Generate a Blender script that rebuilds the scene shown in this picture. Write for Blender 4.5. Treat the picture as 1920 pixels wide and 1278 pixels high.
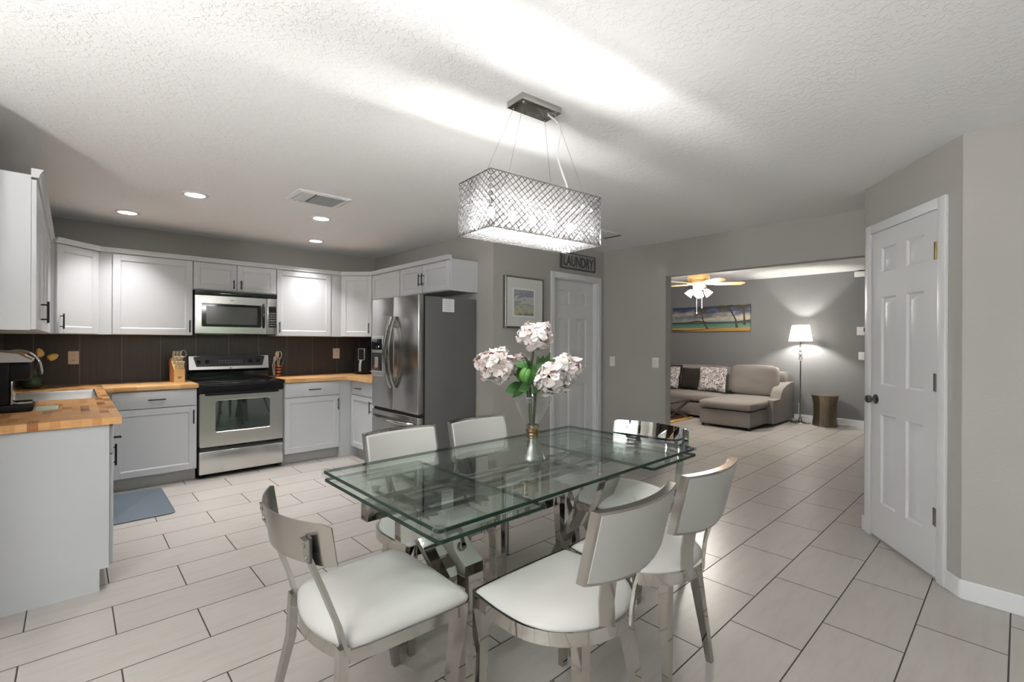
import bpy, bmesh, math, random
from mathutils import Vector, Matrix, noise

for o in list(bpy.data.objects):
    bpy.data.objects.remove(o)
S = bpy.context.scene
COL = S.collection
PI = math.pi
R = math.radians

# ------------------------------------------------------------------ camera
cam_d = bpy.data.cameras.new('camera')
cam = bpy.data.objects.new('camera', cam_d)
COL.objects.link(cam)
cam_d.sensor_width = 36.0
cam_d.lens = 887.5 / 1920 * 36
cam_d.clip_start = 0.03
cam.matrix_world = (Matrix.Translation((0, 0, 1.34)) @ Matrix.Rotation(R(47.07 - 90), 4, 'Z')
                    @ Matrix.Rotation(R(90), 4, 'X') @ Matrix.Rotation(R(0.265), 4, 'Z'))
S.camera = cam

# ------------------------------------------------------------------ world, sun, exposure
W = bpy.data.worlds.new('world')
S.world = W
W.use_nodes = True
wn = W.node_tree
wn.nodes.clear()
w_out = wn.nodes.new('ShaderNodeOutputWorld')
w_bg = wn.nodes.new('ShaderNodeBackground')
w_sky = wn.nodes.new('ShaderNodeTexSky')
w_sky.sky_type = 'HOSEK_WILKIE'
w_sky.sun_direction = Vector((0.5, 0.6, 0.62)).normalized()
w_sky.turbidity = 4.5
w_bg.inputs['Strength'].default_value = 5.2
w_mix = wn.nodes.new('ShaderNodeMixRGB')
w_mix.inputs[0].default_value = 0.75
w_mix.inputs[2].default_value = (0.62, 0.64, 0.66, 1)
wn.links.new(w_sky.outputs[0], w_mix.inputs[1])
wn.links.new(w_mix.outputs[0], w_bg.inputs['Color'])
wn.links.new(w_bg.outputs[0], w_out.inputs[0])
S.view_settings.view_transform = 'Standard'
S.view_settings.look = 'None'
S.view_settings.exposure = 0.78
S.view_settings.gamma = 1.0
S.view_settings.use_curve_mapping = False


def portal(name, loc, rot, sx, sy):
    l = bpy.data.lights.new(name, 'AREA')
    l.shape = 'RECTANGLE'
    l.size = sx
    l.size_y = sy
    l.cycles.is_portal = True
    o = bpy.data.objects.new(name, l)
    o.location = loc
    o.rotation_euler = rot
    COL.objects.link(o)


portal('sliding_door_daylight', (2.25, -2.72, 1.05), (R(90), 0, 0), 2.1, 2.1)
portal('added_window_daylight', (-2.12, 0.2, 1.45), (R(90), 0, R(-90)), 2.4, 1.3)  # portal for the side window added as extra daylight

BULB_E = 28.0
DOWN_E = 9.0
FILL_UP_E = 800.0  # strength of the fill uplighter put in behind the camera


# ------------------------------------------------------------------ materials
MATS = {}


def mat(name, col, rough=0.5, metal=0.0, **kw):
    m = bpy.data.materials.new(name)
    m.use_nodes = True
    b = m.node_tree.nodes['Principled BSDF']
    b.inputs['Base Color'].default_value = (*col, 1)
    b.inputs['Roughness'].default_value = rough
    b.inputs['Metallic'].default_value = metal
    for k, v in kw.items():
        b.inputs[k.replace('_', ' ')].default_value = v
    MATS[name] = m
    return m


def nd(m, t, **kw):
    n = m.node_tree.nodes.new(t)
    for k, v in kw.items():
        setattr(n, k, v)
    return n


def lk(m, a, b):
    m.node_tree.links.new(a, b)


def coords(m, scale=(1, 1, 1), loc=(0, 0, 0), rot=(0, 0, 0)):
    tc = nd(m, 'ShaderNodeTexCoord')
    mp = nd(m, 'ShaderNodeMapping')
    mp.inputs['Scale'].default_value = scale
    mp.inputs['Location'].default_value = loc
    mp.inputs['Rotation'].default_value = rot
    lk(m, tc.outputs['Object'], mp.inputs['Vector'])
    return mp.outputs['Vector']


def noise_tex(m, vec, scale, detail=3, rough=0.5):
    n = nd(m, 'ShaderNodeTexNoise')
    n.inputs['Scale'].default_value = scale
    n.inputs['Detail'].default_value = detail
    n.inputs['Roughness'].default_value = rough
    lk(m, vec, n.inputs['Vector'])
    return n.outputs['Fac']


def ramp(m, fac, stops, interp='LINEAR'):
    r = nd(m, 'ShaderNodeValToRGB')
    r.color_ramp.interpolation = interp
    els = r.color_ramp.elements
    while len(els) < len(stops):
        els.new(0.5)
    for e, (p, c) in zip(els, stops):
        e.position = p
        e.color = (*c, 1) if len(c) == 3 else c
    lk(m, fac, r.inputs[0])
    return r.outputs[0]


def mixc(m, fac, a, b, mode='MIX'):
    x = nd(m, 'ShaderNodeMixRGB', blend_type=mode)
    for i, v in ((0, fac), (1, a), (2, b)):
        if hasattr(v, 'is_linked'):
            lk(m, v, x.inputs[i])
        elif isinstance(v, (int, float)):
            x.inputs[i].default_value = v
        else:
            x.inputs[i].default_value = (*v, 1)
    return x.outputs[0]


def bump(m, h, dist=0.01, strength=1.0):
    b = nd(m, 'ShaderNodeBump')
    b.inputs['Distance'].default_value = dist
    b.inputs['Strength'].default_value = strength
    lk(m, h, b.inputs['Height'])
    lk(m, b.outputs[0], m.node_tree.nodes['Principled BSDF'].inputs['Normal'])


def setc(m, out, inp='Base Color'):
    lk(m, out, m.node_tree.nodes['Principled BSDF'].inputs[inp])


def g3(v):
    return (v, v, v)


# painted walls
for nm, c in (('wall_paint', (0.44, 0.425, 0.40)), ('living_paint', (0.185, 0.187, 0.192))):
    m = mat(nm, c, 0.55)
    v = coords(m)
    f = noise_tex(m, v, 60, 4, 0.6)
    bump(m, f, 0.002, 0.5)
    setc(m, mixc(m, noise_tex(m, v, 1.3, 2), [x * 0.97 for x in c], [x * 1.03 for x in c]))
# ceiling: knockdown texture
for nm, c in (('ceiling_paint', (0.90, 0.905, 0.915)), ('living_ceiling_paint', (0.78, 0.78, 0.78))):
    m = mat(nm, c, 0.8)
    v = coords(m)
    n1 = noise_tex(m, v, 42, 3, 0.55)
    n2 = noise_tex(m, v, 2.0, 2)
    r1 = ramp(m, n1, [(0.50, g3(0)), (0.56, g3(1))])
    r2 = ramp(m, n2, [(0.35, g3(0.25)), (0.65, g3(1))])
    bump(m, mixc(m, 1.0, r1, r2, 'MULTIPLY'), 0.0014, 0.8)
# floor tiles
m = mat('floor_tile', (0.6, 0.58, 0.55), 0.3)
v = coords(m, loc=(-0.1534 + 0.6215 / 2 + 0.6215 * 20, -0.337 + 0.30683 * 20, 0))
br = nd(m, 'ShaderNodeTexBrick')
br.offset = 0.5
br.offset_frequency = 2
br.inputs['Scale'].default_value = 1
br.inputs['Mortar Size'].default_value = 0.0030
br.inputs['Mortar Smooth'].default_value = 0.1
br.inputs['Brick Width'].default_value = 0.6215
br.inputs['Row Height'].default_value = 0.30683
br.inputs['Color1'].default_value = (0.425, 0.400, 0.375, 1)
br.inputs['Color2'].default_value = (0.46, 0.435, 0.408, 1)
br.inputs['Mortar'].default_value = (0.05, 0.042, 0.038, 1)
lk(m, v, br.inputs['Vector'])
v2 = coords(m, scale=(2.2, 14, 1))
st = ramp(m, noise_tex(m, v2, 1.6, 5, 0.6), [(0.3, (0.88, 0.865, 0.85)), (0.55, g3(1.0)), (0.75, (0.95, 0.945, 0.94))])
c = mixc(m, 0.75, br.outputs['Color'], st, 'MULTIPLY')
v3 = coords(m)
c = mixc(m, 0.5, c, ramp(m, noise_tex(m, v3, 3.2, 3), [(0.3, (0.93, 0.92, 0.92)), (0.7, (1.03, 1.02, 1.0))]), 'MULTIPLY')
setc(m, c)
inv = nd(m, 'ShaderNodeMath', operation='SUBTRACT')
inv.inputs[0].default_value = 1
lk(m, br.outputs['Fac'], inv.inputs[1])
bump(m, inv.outputs[0], 0.002, 0.6)
setc(m, ramp(m, br.outputs['Fac'], [(0, g3(0.3)), (1, g3(0.8))]), 'Roughness')
# cabinets
mat('cabinet_white', (0.60, 0.61, 0.63), 0.35)
mat('cabinet_grey', (0.51, 0.525, 0.545), 0.42)
mat('kick_grey', (0.42, 0.42, 0.41), 0.5)
mat('trim_white', (0.78, 0.79, 0.80), 0.33)
mat('door_white', (0.73, 0.735, 0.75), 0.36)
mat('plate_white', (0.82, 0.82, 0.82), 0.4)
mat('almond', (0.84, 0.73, 0.62), 0.4)
mat('handle_black', (0.018, 0.018, 0.02), 0.35, 0.6)
mat('black_gloss', (0.008, 0.008, 0.010), 0.08, Specular_IOR_Level=0.6)
mat('black_matte', (0.010, 0.010, 0.012), 0.45, Specular_IOR_Level=0.2)
mat('panel_dark', (0.018, 0.018, 0.02), 0.2)
mat('gap_black', (0.01, 0.01, 0.01), 0.7)
mat('paper', (0.85, 0.85, 0.87), 0.7)
mat('ink', (0.35, 0.35, 0.38), 0.7)
mat('chrome', (0.50, 0.485, 0.46), 0.05, 1.0)
mat('chrome_soft', (0.45, 0.435, 0.415), 0.12, 1.0)
mat('nickel', (0.42, 0.41, 0.40), 0.25, 1.0)
mat('mirror_steel', (0.82, 0.82, 0.82), 0.03, 1.0)
mat('wire_dark', (0.06, 0.06, 0.06), 0.35, 0.8)
mat('dark_nickel', (0.12, 0.12, 0.12), 0.28, 0.9)
mat('brass', (0.45, 0.36, 0.16), 0.3, 1.0)
mat('fridge_side', (0.15, 0.15, 0.15), 0.38, 0.2)
mat('rubber', (0.02, 0.02, 0.02), 0.7)


def brushed(name, col, rough, vertical=True):
    m = mat(name, col, rough, 1.0)
    sc = (420, 420, 2.0) if vertical else (2.0, 2.0, 420)
    f = noise_tex(m, coords(m, scale=sc), 1.0, 2)
    setc(m, mixc(m, f, [x * 0.96 for x in col], [min(1, x * 1.03) for x in col]))
    setc(m, ramp(m, f, [(0.3, g3(rough * 0.95)), (0.7, g3(rough * 1.06))]), 'Roughness')
    return m


brushed('stainless', (0.62, 0.61, 0.60), 0.24, False)
brushed('fridge_steel', (0.46, 0.455, 0.45), 0.22, True)
brushed('chair_steel', (0.45, 0.435, 0.41), 0.24, True)

# butcher block
for nm, c1, c2, c3 in (('butcher_block_dark', (0.56, 0.28, 0.10), (0.72, 0.42, 0.18), (0.24, 0.09, 0.03)),
                       ('butcher_block_light', (0.72, 0.42, 0.18), (0.80, 0.50, 0.24), (0.66, 0.36, 0.15))):
    m = mat(nm, c1, 0.28)
    rz = R(90) if 'dark' in nm else 0
    v = coords(m, rot=(0, 0, rz))
    b1 = nd(m, 'ShaderNodeTexBrick')
    b1.offset = 0.37
    b1.inputs['Scale'].default_value = 1
    b1.inputs['Mortar Size'].default_value = 0.0
    b1.inputs['Brick Width'].default_value = 0.16
    b1.inputs['Row Height'].default_value = 0.04
    b1.inputs['Color1'].default_value = (0, 0, 0, 1)
    b1.inputs['Color2'].default_value = (1, 1, 1, 1)
    b1.inputs['Bias'].default_value = 0.0
    lk(m, v, b1.inputs['Vector'])
    col = ramp(m, b1.outputs['Color'], [(0.0, c3), (0.22, c1), (0.6, c2), (1.0, c1)])
    gr = noise_tex(m, coords(m, scale=(6, 60, 60), rot=(0, 0, rz)), 1.0, 5, 0.65)
    col = mixc(m, 0.6, col, ramp(m, gr, [(0.3, (0.72, 0.62, 0.52)), (0.6, g3(1.0))]), 'MULTIPLY')
    kn = noise_tex(m, coords(m), 9, 2)
    col = mixc(m, 0.55 if 'dark' in nm else 0.1, col, ramp(m, kn, [(0.25, (0.45, 0.30, 0.2)), (0.42, g3(1.0))]), 'MULTIPLY')
    setc(m, col)
mat('block_wood', (0.78, 0.52, 0.22), 0.45)
mat('block_wood_side', (0.55, 0.24, 0.09), 0.5)
mat('oak', (0.60, 0.36, 0.13), 0.4)
mat('fan_wood', (0.78, 0.50, 0.26), 0.4)
mat('fan_brass', (0.72, 0.50, 0.22), 0.3, 0.7)
mat('dark_wood', (0.05, 0.045, 0.04), 0.35)
# dark backsplash tiles with pale vertical grout
for nm, ax in (('splash_back', 0), ('splash_side', 1)):
    m = mat(nm, (0.06, 0.055, 0.055), 0.32)
    tc = nd(m, 'ShaderNodeTexCoord')
    sp = nd(m, 'ShaderNodeSeparateXYZ')
    lk(m, tc.outputs['Object'], sp.inputs[0])
    cb = nd(m, 'ShaderNodeCombineXYZ')
    lk(m, sp.outputs[ax], cb.inputs[0])
    lk(m, sp.outputs[2], cb.inputs[1])
    mp = nd(m, 'ShaderNodeMapping')
    mp.inputs['Location'].default_value = (-0.0547 + 3.02, -0.90 + 3.0, 0)
    lk(m, cb.outputs[0], mp.inputs[0])
    br = nd(m, 'ShaderNodeTexBrick')
    br.offset = 0.0
    br.inputs['Scale'].default_value = 1
    br.inputs['Mortar Size'].default_value = 0.0016
    br.inputs['Mortar Smooth'].default_value = 0.1
    br.inputs['Brick Width'].default_value = 0.302
    br.inputs['Row Height'].default_value = 0.6
    br.inputs['Color1'].default_value = (0.058, 0.050, 0.048, 1)
    br.inputs['Color2'].default_value = (0.070, 0.060, 0.057, 1)
    br.inputs['Mortar'].default_value = (0.27, 0.26, 0.255, 1)
    lk(m, mp.outputs[0], br.inputs['Vector'])
    sc = (70, 70, 2.2)
    f = noise_tex(m, coords(m, scale=sc), 1.0, 3)
    setc(m, mixc(m, 0.6, br.outputs['Color'], ramp(m, f, [(0.35, g3(0.72)), (0.65, g3(1.15))]), 'MULTIPLY'))
# fabrics
for nm, c, s in (('sofa_fabric', (0.215, 0.195, 0.18), 90), ('leather', (0.47, 0.47, 0.452), 160)):
    m = mat(nm, c, 0.85 if 'sofa' in nm else 0.42)
    f = noise_tex(m, coords(m), s, 3)
    bump(m, f, 0.0012, 0.35 if 'sofa' in nm else 0.12)
    if 'sofa' in nm:
        f2 = noise_tex(m, coords(m, scale=(1, 1, 3)), 3.0, 4)
        setc(m, mixc(m, f2, [x * 0.8 for x in c], [x * 1.18 for x in c]))
mat('chair_back_white', (0.41, 0.415, 0.40), 0.4)
mat('dark_cushion', (0.018, 0.014, 0.010), 0.9)
m = mat('damask', (0.5, 0.45, 0.45), 0.85)
vo = nd(m, 'ShaderNodeTexVoronoi')
vo.feature = 'DISTANCE_TO_EDGE'
vo.inputs['Scale'].default_value = 15
nz = nd(m, 'ShaderNodeTexNoise')
nz.inputs['Scale'].default_value = 7
vv = coords(m)
lk(m, vv, nz.inputs['Vector'])
lk(m, mixc(m, 0.25, vv, nz.outputs['Color'], 'ADD'), vo.inputs['Vector'])
setc(m, ramp(m, vo.outputs['Distance'], [(0.0, (0.62, 0.58, 0.58)), (0.08, (0.60, 0.56, 0.56)), (0.13, (0.10, 0.085, 0.09)), (0.3, (0.28, 0.25, 0.25)), (0.42, (0.62, 0.58, 0.58))]))
mat('mat_slate', (0.095, 0.12, 0.15), 0.6)
# plants and ceramics
m = mat('petal', (0.87, 0.76, 0.74), 0.6, Subsurface_Weight=0.15)
setc(m, mixc(m, noise_tex(m, coords(m), 11, 2), (0.80, 0.74, 0.72), (0.76, 0.63, 0.60)))
mat('bloom_heart', (0.55, 0.27, 0.22), 0.7)
m = mat('leaf', (0.07, 0.19, 0.05), 0.45)
setc(m, mixc(m, noise_tex(m, coords(m), 18, 2), (0.02, 0.075, 0.02), (0.08, 0.22, 0.055)))
mat('bud_green', (0.09, 0.24, 0.05), 0.5)
mat('stem', (0.055, 0.07, 0.03), 0.5)
mat('tulip', (0.78, 0.52, 0.16), 0.5)
mat('green_ceramic', (0.035, 0.06, 0.03), 0.12)
mat('amber', (0.085, 0.045, 0.004), 0.08, Specular_IOR_Level=0.9)
mat('amber_liquid', (0.16, 0.075, 0.01), 0.2)
mat('knife_handle', (0.62, 0.56, 0.44), 0.4)
mat('utensil_beige', (0.62, 0.52, 0.44), 0.45)
mat('copper', (0.55, 0.20, 0.10), 0.3, 0.8)
mat('silver_plastic', (0.55, 0.55, 0.55), 0.28, 0.7)
mat('pale_green', (0.42, 0.47, 0.38), 0.4)
mat('screen_dark', (0.10, 0.10, 0.10), 0.15)
m = mat('bronze', (0.20, 0.17, 0.13), 0.32, 0.95)
f = noise_tex(m, coords(m), 70, 2)
bump(m, f, 0.004, 0.7)
setc(m, mixc(m, noise_tex(m, coords(m), 4, 2), (0.13, 0.11, 0.085), (0.34, 0.28, 0.20)))
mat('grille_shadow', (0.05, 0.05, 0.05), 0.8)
mat('sign_grey', (0.33, 0.33, 0.33), 0.6)
mat('sign_dark', (0.06, 0.06, 0.06), 0.6)
mat('frame_silver', (0.30, 0.29, 0.28), 0.3, 0.9)
mat('frame_edge', (0.13, 0.12, 0.11), 0.4, 0.5)
mat('matboard', (0.68, 0.68, 0.66), 0.7)
mat('patio', (0.35, 0.34, 0.33), 0.9)
m = mat('hedge', (0.05, 0.16, 0.03), 0.7)
setc(m, mixc(m, noise_tex(m, coords(m), 9, 4), (0.02, 0.08, 0.02), (0.11, 0.28, 0.06)))
mat('window_frame', (0.75, 0.75, 0.75), 0.4)


def emit(name, col, strength):
    m = bpy.data.materials.new(name)
    m.use_nodes = True
    t = m.node_tree
    t.nodes.clear()
    o = t.nodes.new('ShaderNodeOutputMaterial')
    e = t.nodes.new('ShaderNodeEmission')
    e.inputs[0].default_value = (*col, 1)
    e.inputs[1].default_value = strength
    t.links.new(e.outputs[0], o.inputs[0])
    MATS[name] = m
    return m


emit('bulb_glow', (1.0, 0.97, 0.93), BULB_E * 12)
emit('downlight_glow', (1.0, 0.985, 0.96), DOWN_E)
emit('fan_glow', (1.0, 0.955, 0.89), 130)
emit('lamp_bulb_glow', (1.0, 0.95, 0.88), 950)
emit('fill_uplight_glow', (1.0, 0.975, 0.94), FILL_UP_E)  # glow of the added fill uplighter
emit('led', (0.9, 0.95, 1.0), 2.0)


def glass(name, tint, edge=None, ior=1.45):
    """thin clear glass: tinted see-through with fresnel reflections"""
    m = bpy.data.materials.new(name)
    m.use_nodes = True
    t = m.node_tree
    t.nodes.clear()
    o = t.nodes.new('ShaderNodeOutputMaterial')
    tr = t.nodes.new('ShaderNodeBsdfTransparent')
    tr.inputs[0].default_value = (*tint, 1)
    gl = t.nodes.new('ShaderNodeBsdfGlossy')
    gl.inputs['Roughness'].default_value = 0.01
    gl.inputs['Color'].default_value = (0.95, 1, 0.98, 1)
    fr = t.nodes.new('ShaderNodeFresnel')
    geo = t.nodes.new('ShaderNodeNewGeometry')
    mr = t.nodes.new('ShaderNodeMapRange')
    mr.inputs['To Min'].default_value = ior
    mr.inputs['To Max'].default_value = 1 / ior
    t.links.new(geo.outputs['Backfacing'], mr.inputs['Value'])
    t.links.new(mr.outputs[0], fr.inputs[0])
    mx = t.nodes.new('ShaderNodeMixShader')
    t.links.new(fr.outputs[0], mx.inputs[0])
    t.links.new(tr.outputs[0], mx.inputs[1])
    t.links.new(gl.outputs[0], mx.inputs[2])
    t.links.new(mx.outputs[0], o.inputs[0])
    MATS[name] = m
    return m


glass('table_glass', (0.945, 0.98, 0.962))
glass('clear_glass', (0.94, 0.945, 0.945), ior=1.9)
glass('foot_glass', (0.80, 0.81, 0.80), ior=2.0)
glass('crystal_clear', (0.93, 0.93, 0.95), ior=1.6)
mat('glass_edge', (0.012, 0.028, 0.020), 0.15, Specular_IOR_Level=0.25)
# oven window
mat('oven_glass', (0.012, 0.02, 0.018), 0.04, Specular_IOR_Level=1.0, Coat_Weight=1.0, Coat_IOR=1.9)
# crystals: cut glass beads that catch and scatter the bulbs' light
m = bpy.data.materials.new('crystal')
m.use_nodes = True
t = m.node_tree
t.nodes.clear()
o_ = t.nodes.new('ShaderNodeOutputMaterial')
tl = t.nodes.new('ShaderNodeBsdfTranslucent')
tl.inputs[0].default_value = (0.42, 0.42, 0.43, 1)
tp = t.nodes.new('ShaderNodeBsdfTransparent')
gs = t.nodes.new('ShaderNodeBsdfGlossy')
gs.inputs['Roughness'].default_value = 0.08
mx1 = t.nodes.new('ShaderNodeMixShader')
mx1.inputs[0].default_value = 0.92
mx2 = t.nodes.new('ShaderNodeMixShader')
mx2.inputs[0].default_value = 0.05
t.links.new(tl.outputs[0], mx1.inputs[1])
t.links.new(tp.outputs[0], mx1.inputs[2])
t.links.new(mx1.outputs[0], mx2.inputs[1])
t.links.new(gs.outputs[0], mx2.inputs[2])
t.links.new(mx2.outputs[0], o_.inputs[0])
MATS['crystal'] = m
# lamp shade: translucent white fabric
m = bpy.data.materials.new('shade_fabric')
m.use_nodes = True
t = m.node_tree
t.nodes.clear()
o_ = t.nodes.new('ShaderNodeOutputMaterial')
tl = t.nodes.new('ShaderNodeBsdfTranslucent')
tl.inputs[0].default_value = (0.9, 0.88, 0.85, 1)
df = t.nodes.new('ShaderNodeBsdfDiffuse')
df.inputs[0].default_value = (0.85, 0.84, 0.82, 1)
mx1 = t.nodes.new('ShaderNodeMixShader')
mx1.inputs[0].default_value = 0.5
t.links.new(tl.outputs[0], mx1.inputs[1])
t.links.new(df.outputs[0], mx1.inputs[2])
t.links.new(mx1.outputs[0], o_.inputs[0])
MATS['shade_fabric'] = m

# artwork paint: a beach by a calm sea (bands of pigment by height on the canvas, clouds by noise)
m = mat('beach_paint', (0.3, 0.4, 0.5), 0.5)
tc = nd(m, 'ShaderNodeTexCoord')
sp = nd(m, 'ShaderNodeSeparateXYZ')
lk(m, tc.outputs['Generated'], sp.inputs[0])
band = ramp(m, sp.outputs[2], [(0.0, (0.30, 0.16, 0.03)), (0.13, (0.55, 0.36, 0.12)), (0.17, (0.14, 0.22, 0.14)), (0.26, (0.09, 0.22, 0.17)),
                               (0.35, (0.01, 0.06, 0.07)), (0.40, (0.28, 0.30, 0.27)), (0.7, (0.07, 0.09, 0.17)), (1.0, (0.02, 0.035, 0.10))])
cl = ramp(m, noise_tex(m, coords(m, scale=(1, 2.2, 4.5)), 2.4, 5, 0.6), [(0.44, g3(0)), (0.60, g3(1))])
lo = ramp(m, sp.outputs[2], [(0.40, g3(0)), (0.46, g3(1)), (0.72, g3(0.8)), (0.95, g3(0))])
setc(m, mixc(m, mixc(m, 1.0, cl, lo, 'MULTIPLY'), band, (0.50, 0.43, 0.32)))
m = mat('seascape_paint', (0.5, 0.5, 0.5), 0.6)
tc = nd(m, 'ShaderNodeTexCoord')
sp = nd(m, 'ShaderNodeSeparateXYZ')
lk(m, tc.outputs['Generated'], sp.inputs[0])
nn = noise_tex(m, coords(m, scale=(1, 1, 3)), 11, 5, 0.6)
ad = nd(m, 'ShaderNodeMath', operation='MULTIPLY_ADD')
ad.inputs[1].default_value = 1.1
lk(m, nn, ad.inputs[0])
lk(m, sp.outputs[2], ad.inputs[2])
sub = nd(m, 'ShaderNodeMath', operation='SUBTRACT')
sub.inputs[1].default_value = 0.56
lk(m, ad.outputs[0], sub.inputs[0])
setc(m, ramp(m, sub.outputs[0], [(0.0, (0.20, 0.24, 0.25)), (0.08, (0.42, 0.42, 0.34)), (0.2, (0.52, 0.48, 0.30)), (0.32, (0.46, 0.46, 0.38)),
                                 (0.42, (0.25, 0.31, 0.34)), (0.5, (0.50, 0.53, 0.52)), (0.68, (0.55, 0.56, 0.55)), (0.78, (0.24, 0.25, 0.30)), (1.0, (0.36, 0.37, 0.42))]))
mat('palm_paint', (0.05, 0.035, 0.02), 0.6)
mat('frond_paint', (0.055, 0.05, 0.022), 0.6)

# ------------------------------------------------------------------ mesh helpers
FR = {}


def frame_of(o):
    return FR.get(o.name, Matrix.Identity(4)) if o else Matrix.Identity(4)


class MB:
    def __init__(self):
        self.bm = bmesh.new()

    def _tag(self, faces, m):
        for f in faces:
            f.material_index = m

    def box(self, x0, x1, y0, y1, z0, z1, b=0.0, m=0, M=None, seg=2):
        r = bmesh.ops.create_cube(self.bm, size=1)
        vs = r['verts']
        for v in vs:
            v.co = Vector(((x0 + x1) / 2 + v.co.x * (x1 - x0), (y0 + y1) / 2 + v.co.y * (y1 - y0), (z0 + z1) / 2 + v.co.z * (z1 - z0)))
        fs = {f for v in vs for f in v.link_faces}
        self._tag(fs, m)
        if b > 0:
            es = list({e for v in vs for e in v.link_edges})
            r2 = bmesh.ops.bevel(self.bm, geom=es, offset=b, segments=seg, affect='EDGES', profile=0.5)
            self._tag(r2['faces'], m)
            vs = list({v for f in r2['faces'] for v in f.verts} | {v for v in vs if v.is_valid})
            # include main faces' verts
            vs = list({v for v0 in vs for f in v0.link_faces for v in f.verts})
        if M is not None:
            for v in vs:
                v.co = M @ v.co
        return self

    def prism(self, pts, z0, z1, m=0, M=None):
        lo = [self.bm.verts.new((p[0], p[1], z0)) for p in pts]
        hi = [self.bm.verts.new((p[0], p[1], z1)) for p in pts]
        n = len(pts)
        fs = [self.bm.faces.new(list(reversed(lo))), self.bm.faces.new(hi)]
        for i in range(n):
            fs.append(self.bm.faces.new((lo[i], lo[(i + 1) % n], hi[(i + 1) % n], hi[i])))
        self._tag(fs, m)
        if M is not None:
            for v in lo + hi:
                v.co = M @ v.co
        return self

    def rings(self, rings, cap=True, closed=True, m=0, M=None, end=False):
        """skin a list of equally long point rings"""
        L = [[self.bm.verts.new(p) for p in r] for r in rings]
        n = len(L[0])
        fs = []
        for a, b in zip(L[:-1], L[1:]):
            for i in range(n if closed else n - 1):
                j = (i + 1) % n
                fs.append(self.bm.faces.new((a[i], a[j], b[j], b[i])))
        if cap and closed:
            fs.append(self.bm.faces.new(list(reversed(L[0]))))
            fs.append(self.bm.faces.new(L[-1]))
        elif end:
            fs.append(self.bm.faces.new(L[-1]))
        self._tag(fs, m)
        if M is not None:
            for r in L:
                for v in r:
                    v.co = M @ v.co
        return self

    def lathe(self, prof, c=(0, 0, 0), n=24, m=0, cap=True, M=None, flute=None):
        rs = []
        for r, z in prof:
            ring = []
            for k in range(n):
                a = 2 * PI * k / n
                rr = max(r, 1e-4) * (1 + (flute(k) if flute else 0))
                ring.append((c[0] + rr * math.cos(a), c[1] + rr * math.sin(a), c[2] + z))
            rs.append(ring)
        return self.rings(rs, cap=cap, m=m, M=M)

    def tube(self, path, r, n=8, m=0, cap=True, M=None):
        pts = [Vector(p) for p in path]
        rad = r if isinstance(r, (list, tuple)) else [r] * len(pts)
        rs = []
        up = None
        for i, p in enumerate(pts):
            t = (pts[min(i + 1, len(pts) - 1)] - pts[max(i - 1, 0)]).normalized()
            if up is None:
                up = Vector((0, 0, 1)) if abs(t.z) < 0.9 else Vector((1, 0, 0))
            s = t.cross(up).normalized()
            u = s.cross(t).normalized()
            up = u
            rs.append([p + (s * math.cos(2 * PI * k / n) + u * math.sin(2 * PI * k / n)) * rad[i] for k in range(n)])
        return self.rings(rs, cap=cap, m=m, M=M)

    def bar(self, path, side, w, t, m=0, M=None):
        """flat rectangular bar swept along path; side = direction of its width"""
        pts = [Vector(p) for p in path]
        sd = Vector(side).normalized()
        ww = w if isinstance(w, (list, tuple)) else [w] * len(pts)
        tt = t if isinstance(t, (list, tuple)) else [t] * len(pts)
        rs = []
        for i, p in enumerate(pts):
            tg = (pts[min(i + 1, len(pts) - 1)] - pts[max(i - 1, 0)]).normalized()
            nr = tg.cross(sd).normalized()
            # keep mitred thickness
            if 0 < i < len(pts) - 1:
                a = (pts[i] - pts[i - 1]).normalized()
                k = 1 / max(0.5, abs(a.dot(tg)))
            else:
                k = 1
            a_, b_ = sd * ww[i] / 2, nr * tt[i] * k / 2
            rs.append([p - a_ - b_, p + a_ - b_, p + a_ + b_, p - a_ + b_])
        return self.rings(rs, m=m, M=M)

    def sphere(self, c, r, m=0, seg=12, sc=(1, 1, 1), M=None):
        rr = bmesh.ops.create_uvsphere(self.bm, u_segments=seg, v_segments=max(6, seg // 2 + 2), radius=r)
        for v in rr['verts']:
            v.co = Vector((c[0] + v.co.x * sc[0], c[1] + v.co.y * sc[1], c[2] + v.co.z * sc[2]))
            if M is not None:
                v.co = M @ v.co
        self._tag({f for v in rr['verts'] for f in v.link_faces}, m)
        return self

    def build(self, name, mats, parent=None, smooth=True, angle=35, local=False):
        me = bpy.data.meshes.new(name)
        bm = self.bm
        bmesh.ops.recalc_face_normals(bm, faces=bm.faces)
        if smooth:
            lim = R(angle)
            for f in bm.faces:
                f.smooth = True
            for e in bm.edges:
                if len(e.link_faces) == 2:
                    if e.calc_face_angle(0) > lim:
                        e.smooth = False
        bm.to_mesh(me)
        bm.free()
        if isinstance(mats, str):
            mats = [mats]
        for x in mats:
            me.materials.append(MATS[x])
        o = bpy.data.objects.new(name, me)
        COL.objects.link(o)
        if parent is not None:
            o.parent = parent
            Mf = frame_of(parent)
            if not local:
                me.transform(Mf.inverted())
            FR[o.name] = Mf
        return o


def tag(o, label, cat, group=None):
    o['label'] = label
    o['category'] = cat
    if group:
        o['group'] = group
    return o


def thing(name, label, cat, loc=(0, 0, 0), rz=0, group=None):
    o = bpy.data.objects.new(name, None)
    o.empty_display_size = 0.1
    COL.objects.link(o)
    o.location = loc
    o.rotation_euler = (0, 0, rz)
    FR[o.name] = Matrix.Translation(loc) @ Matrix.Rotation(rz, 4, 'Z')
    return tag(o, label, cat, group)


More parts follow.
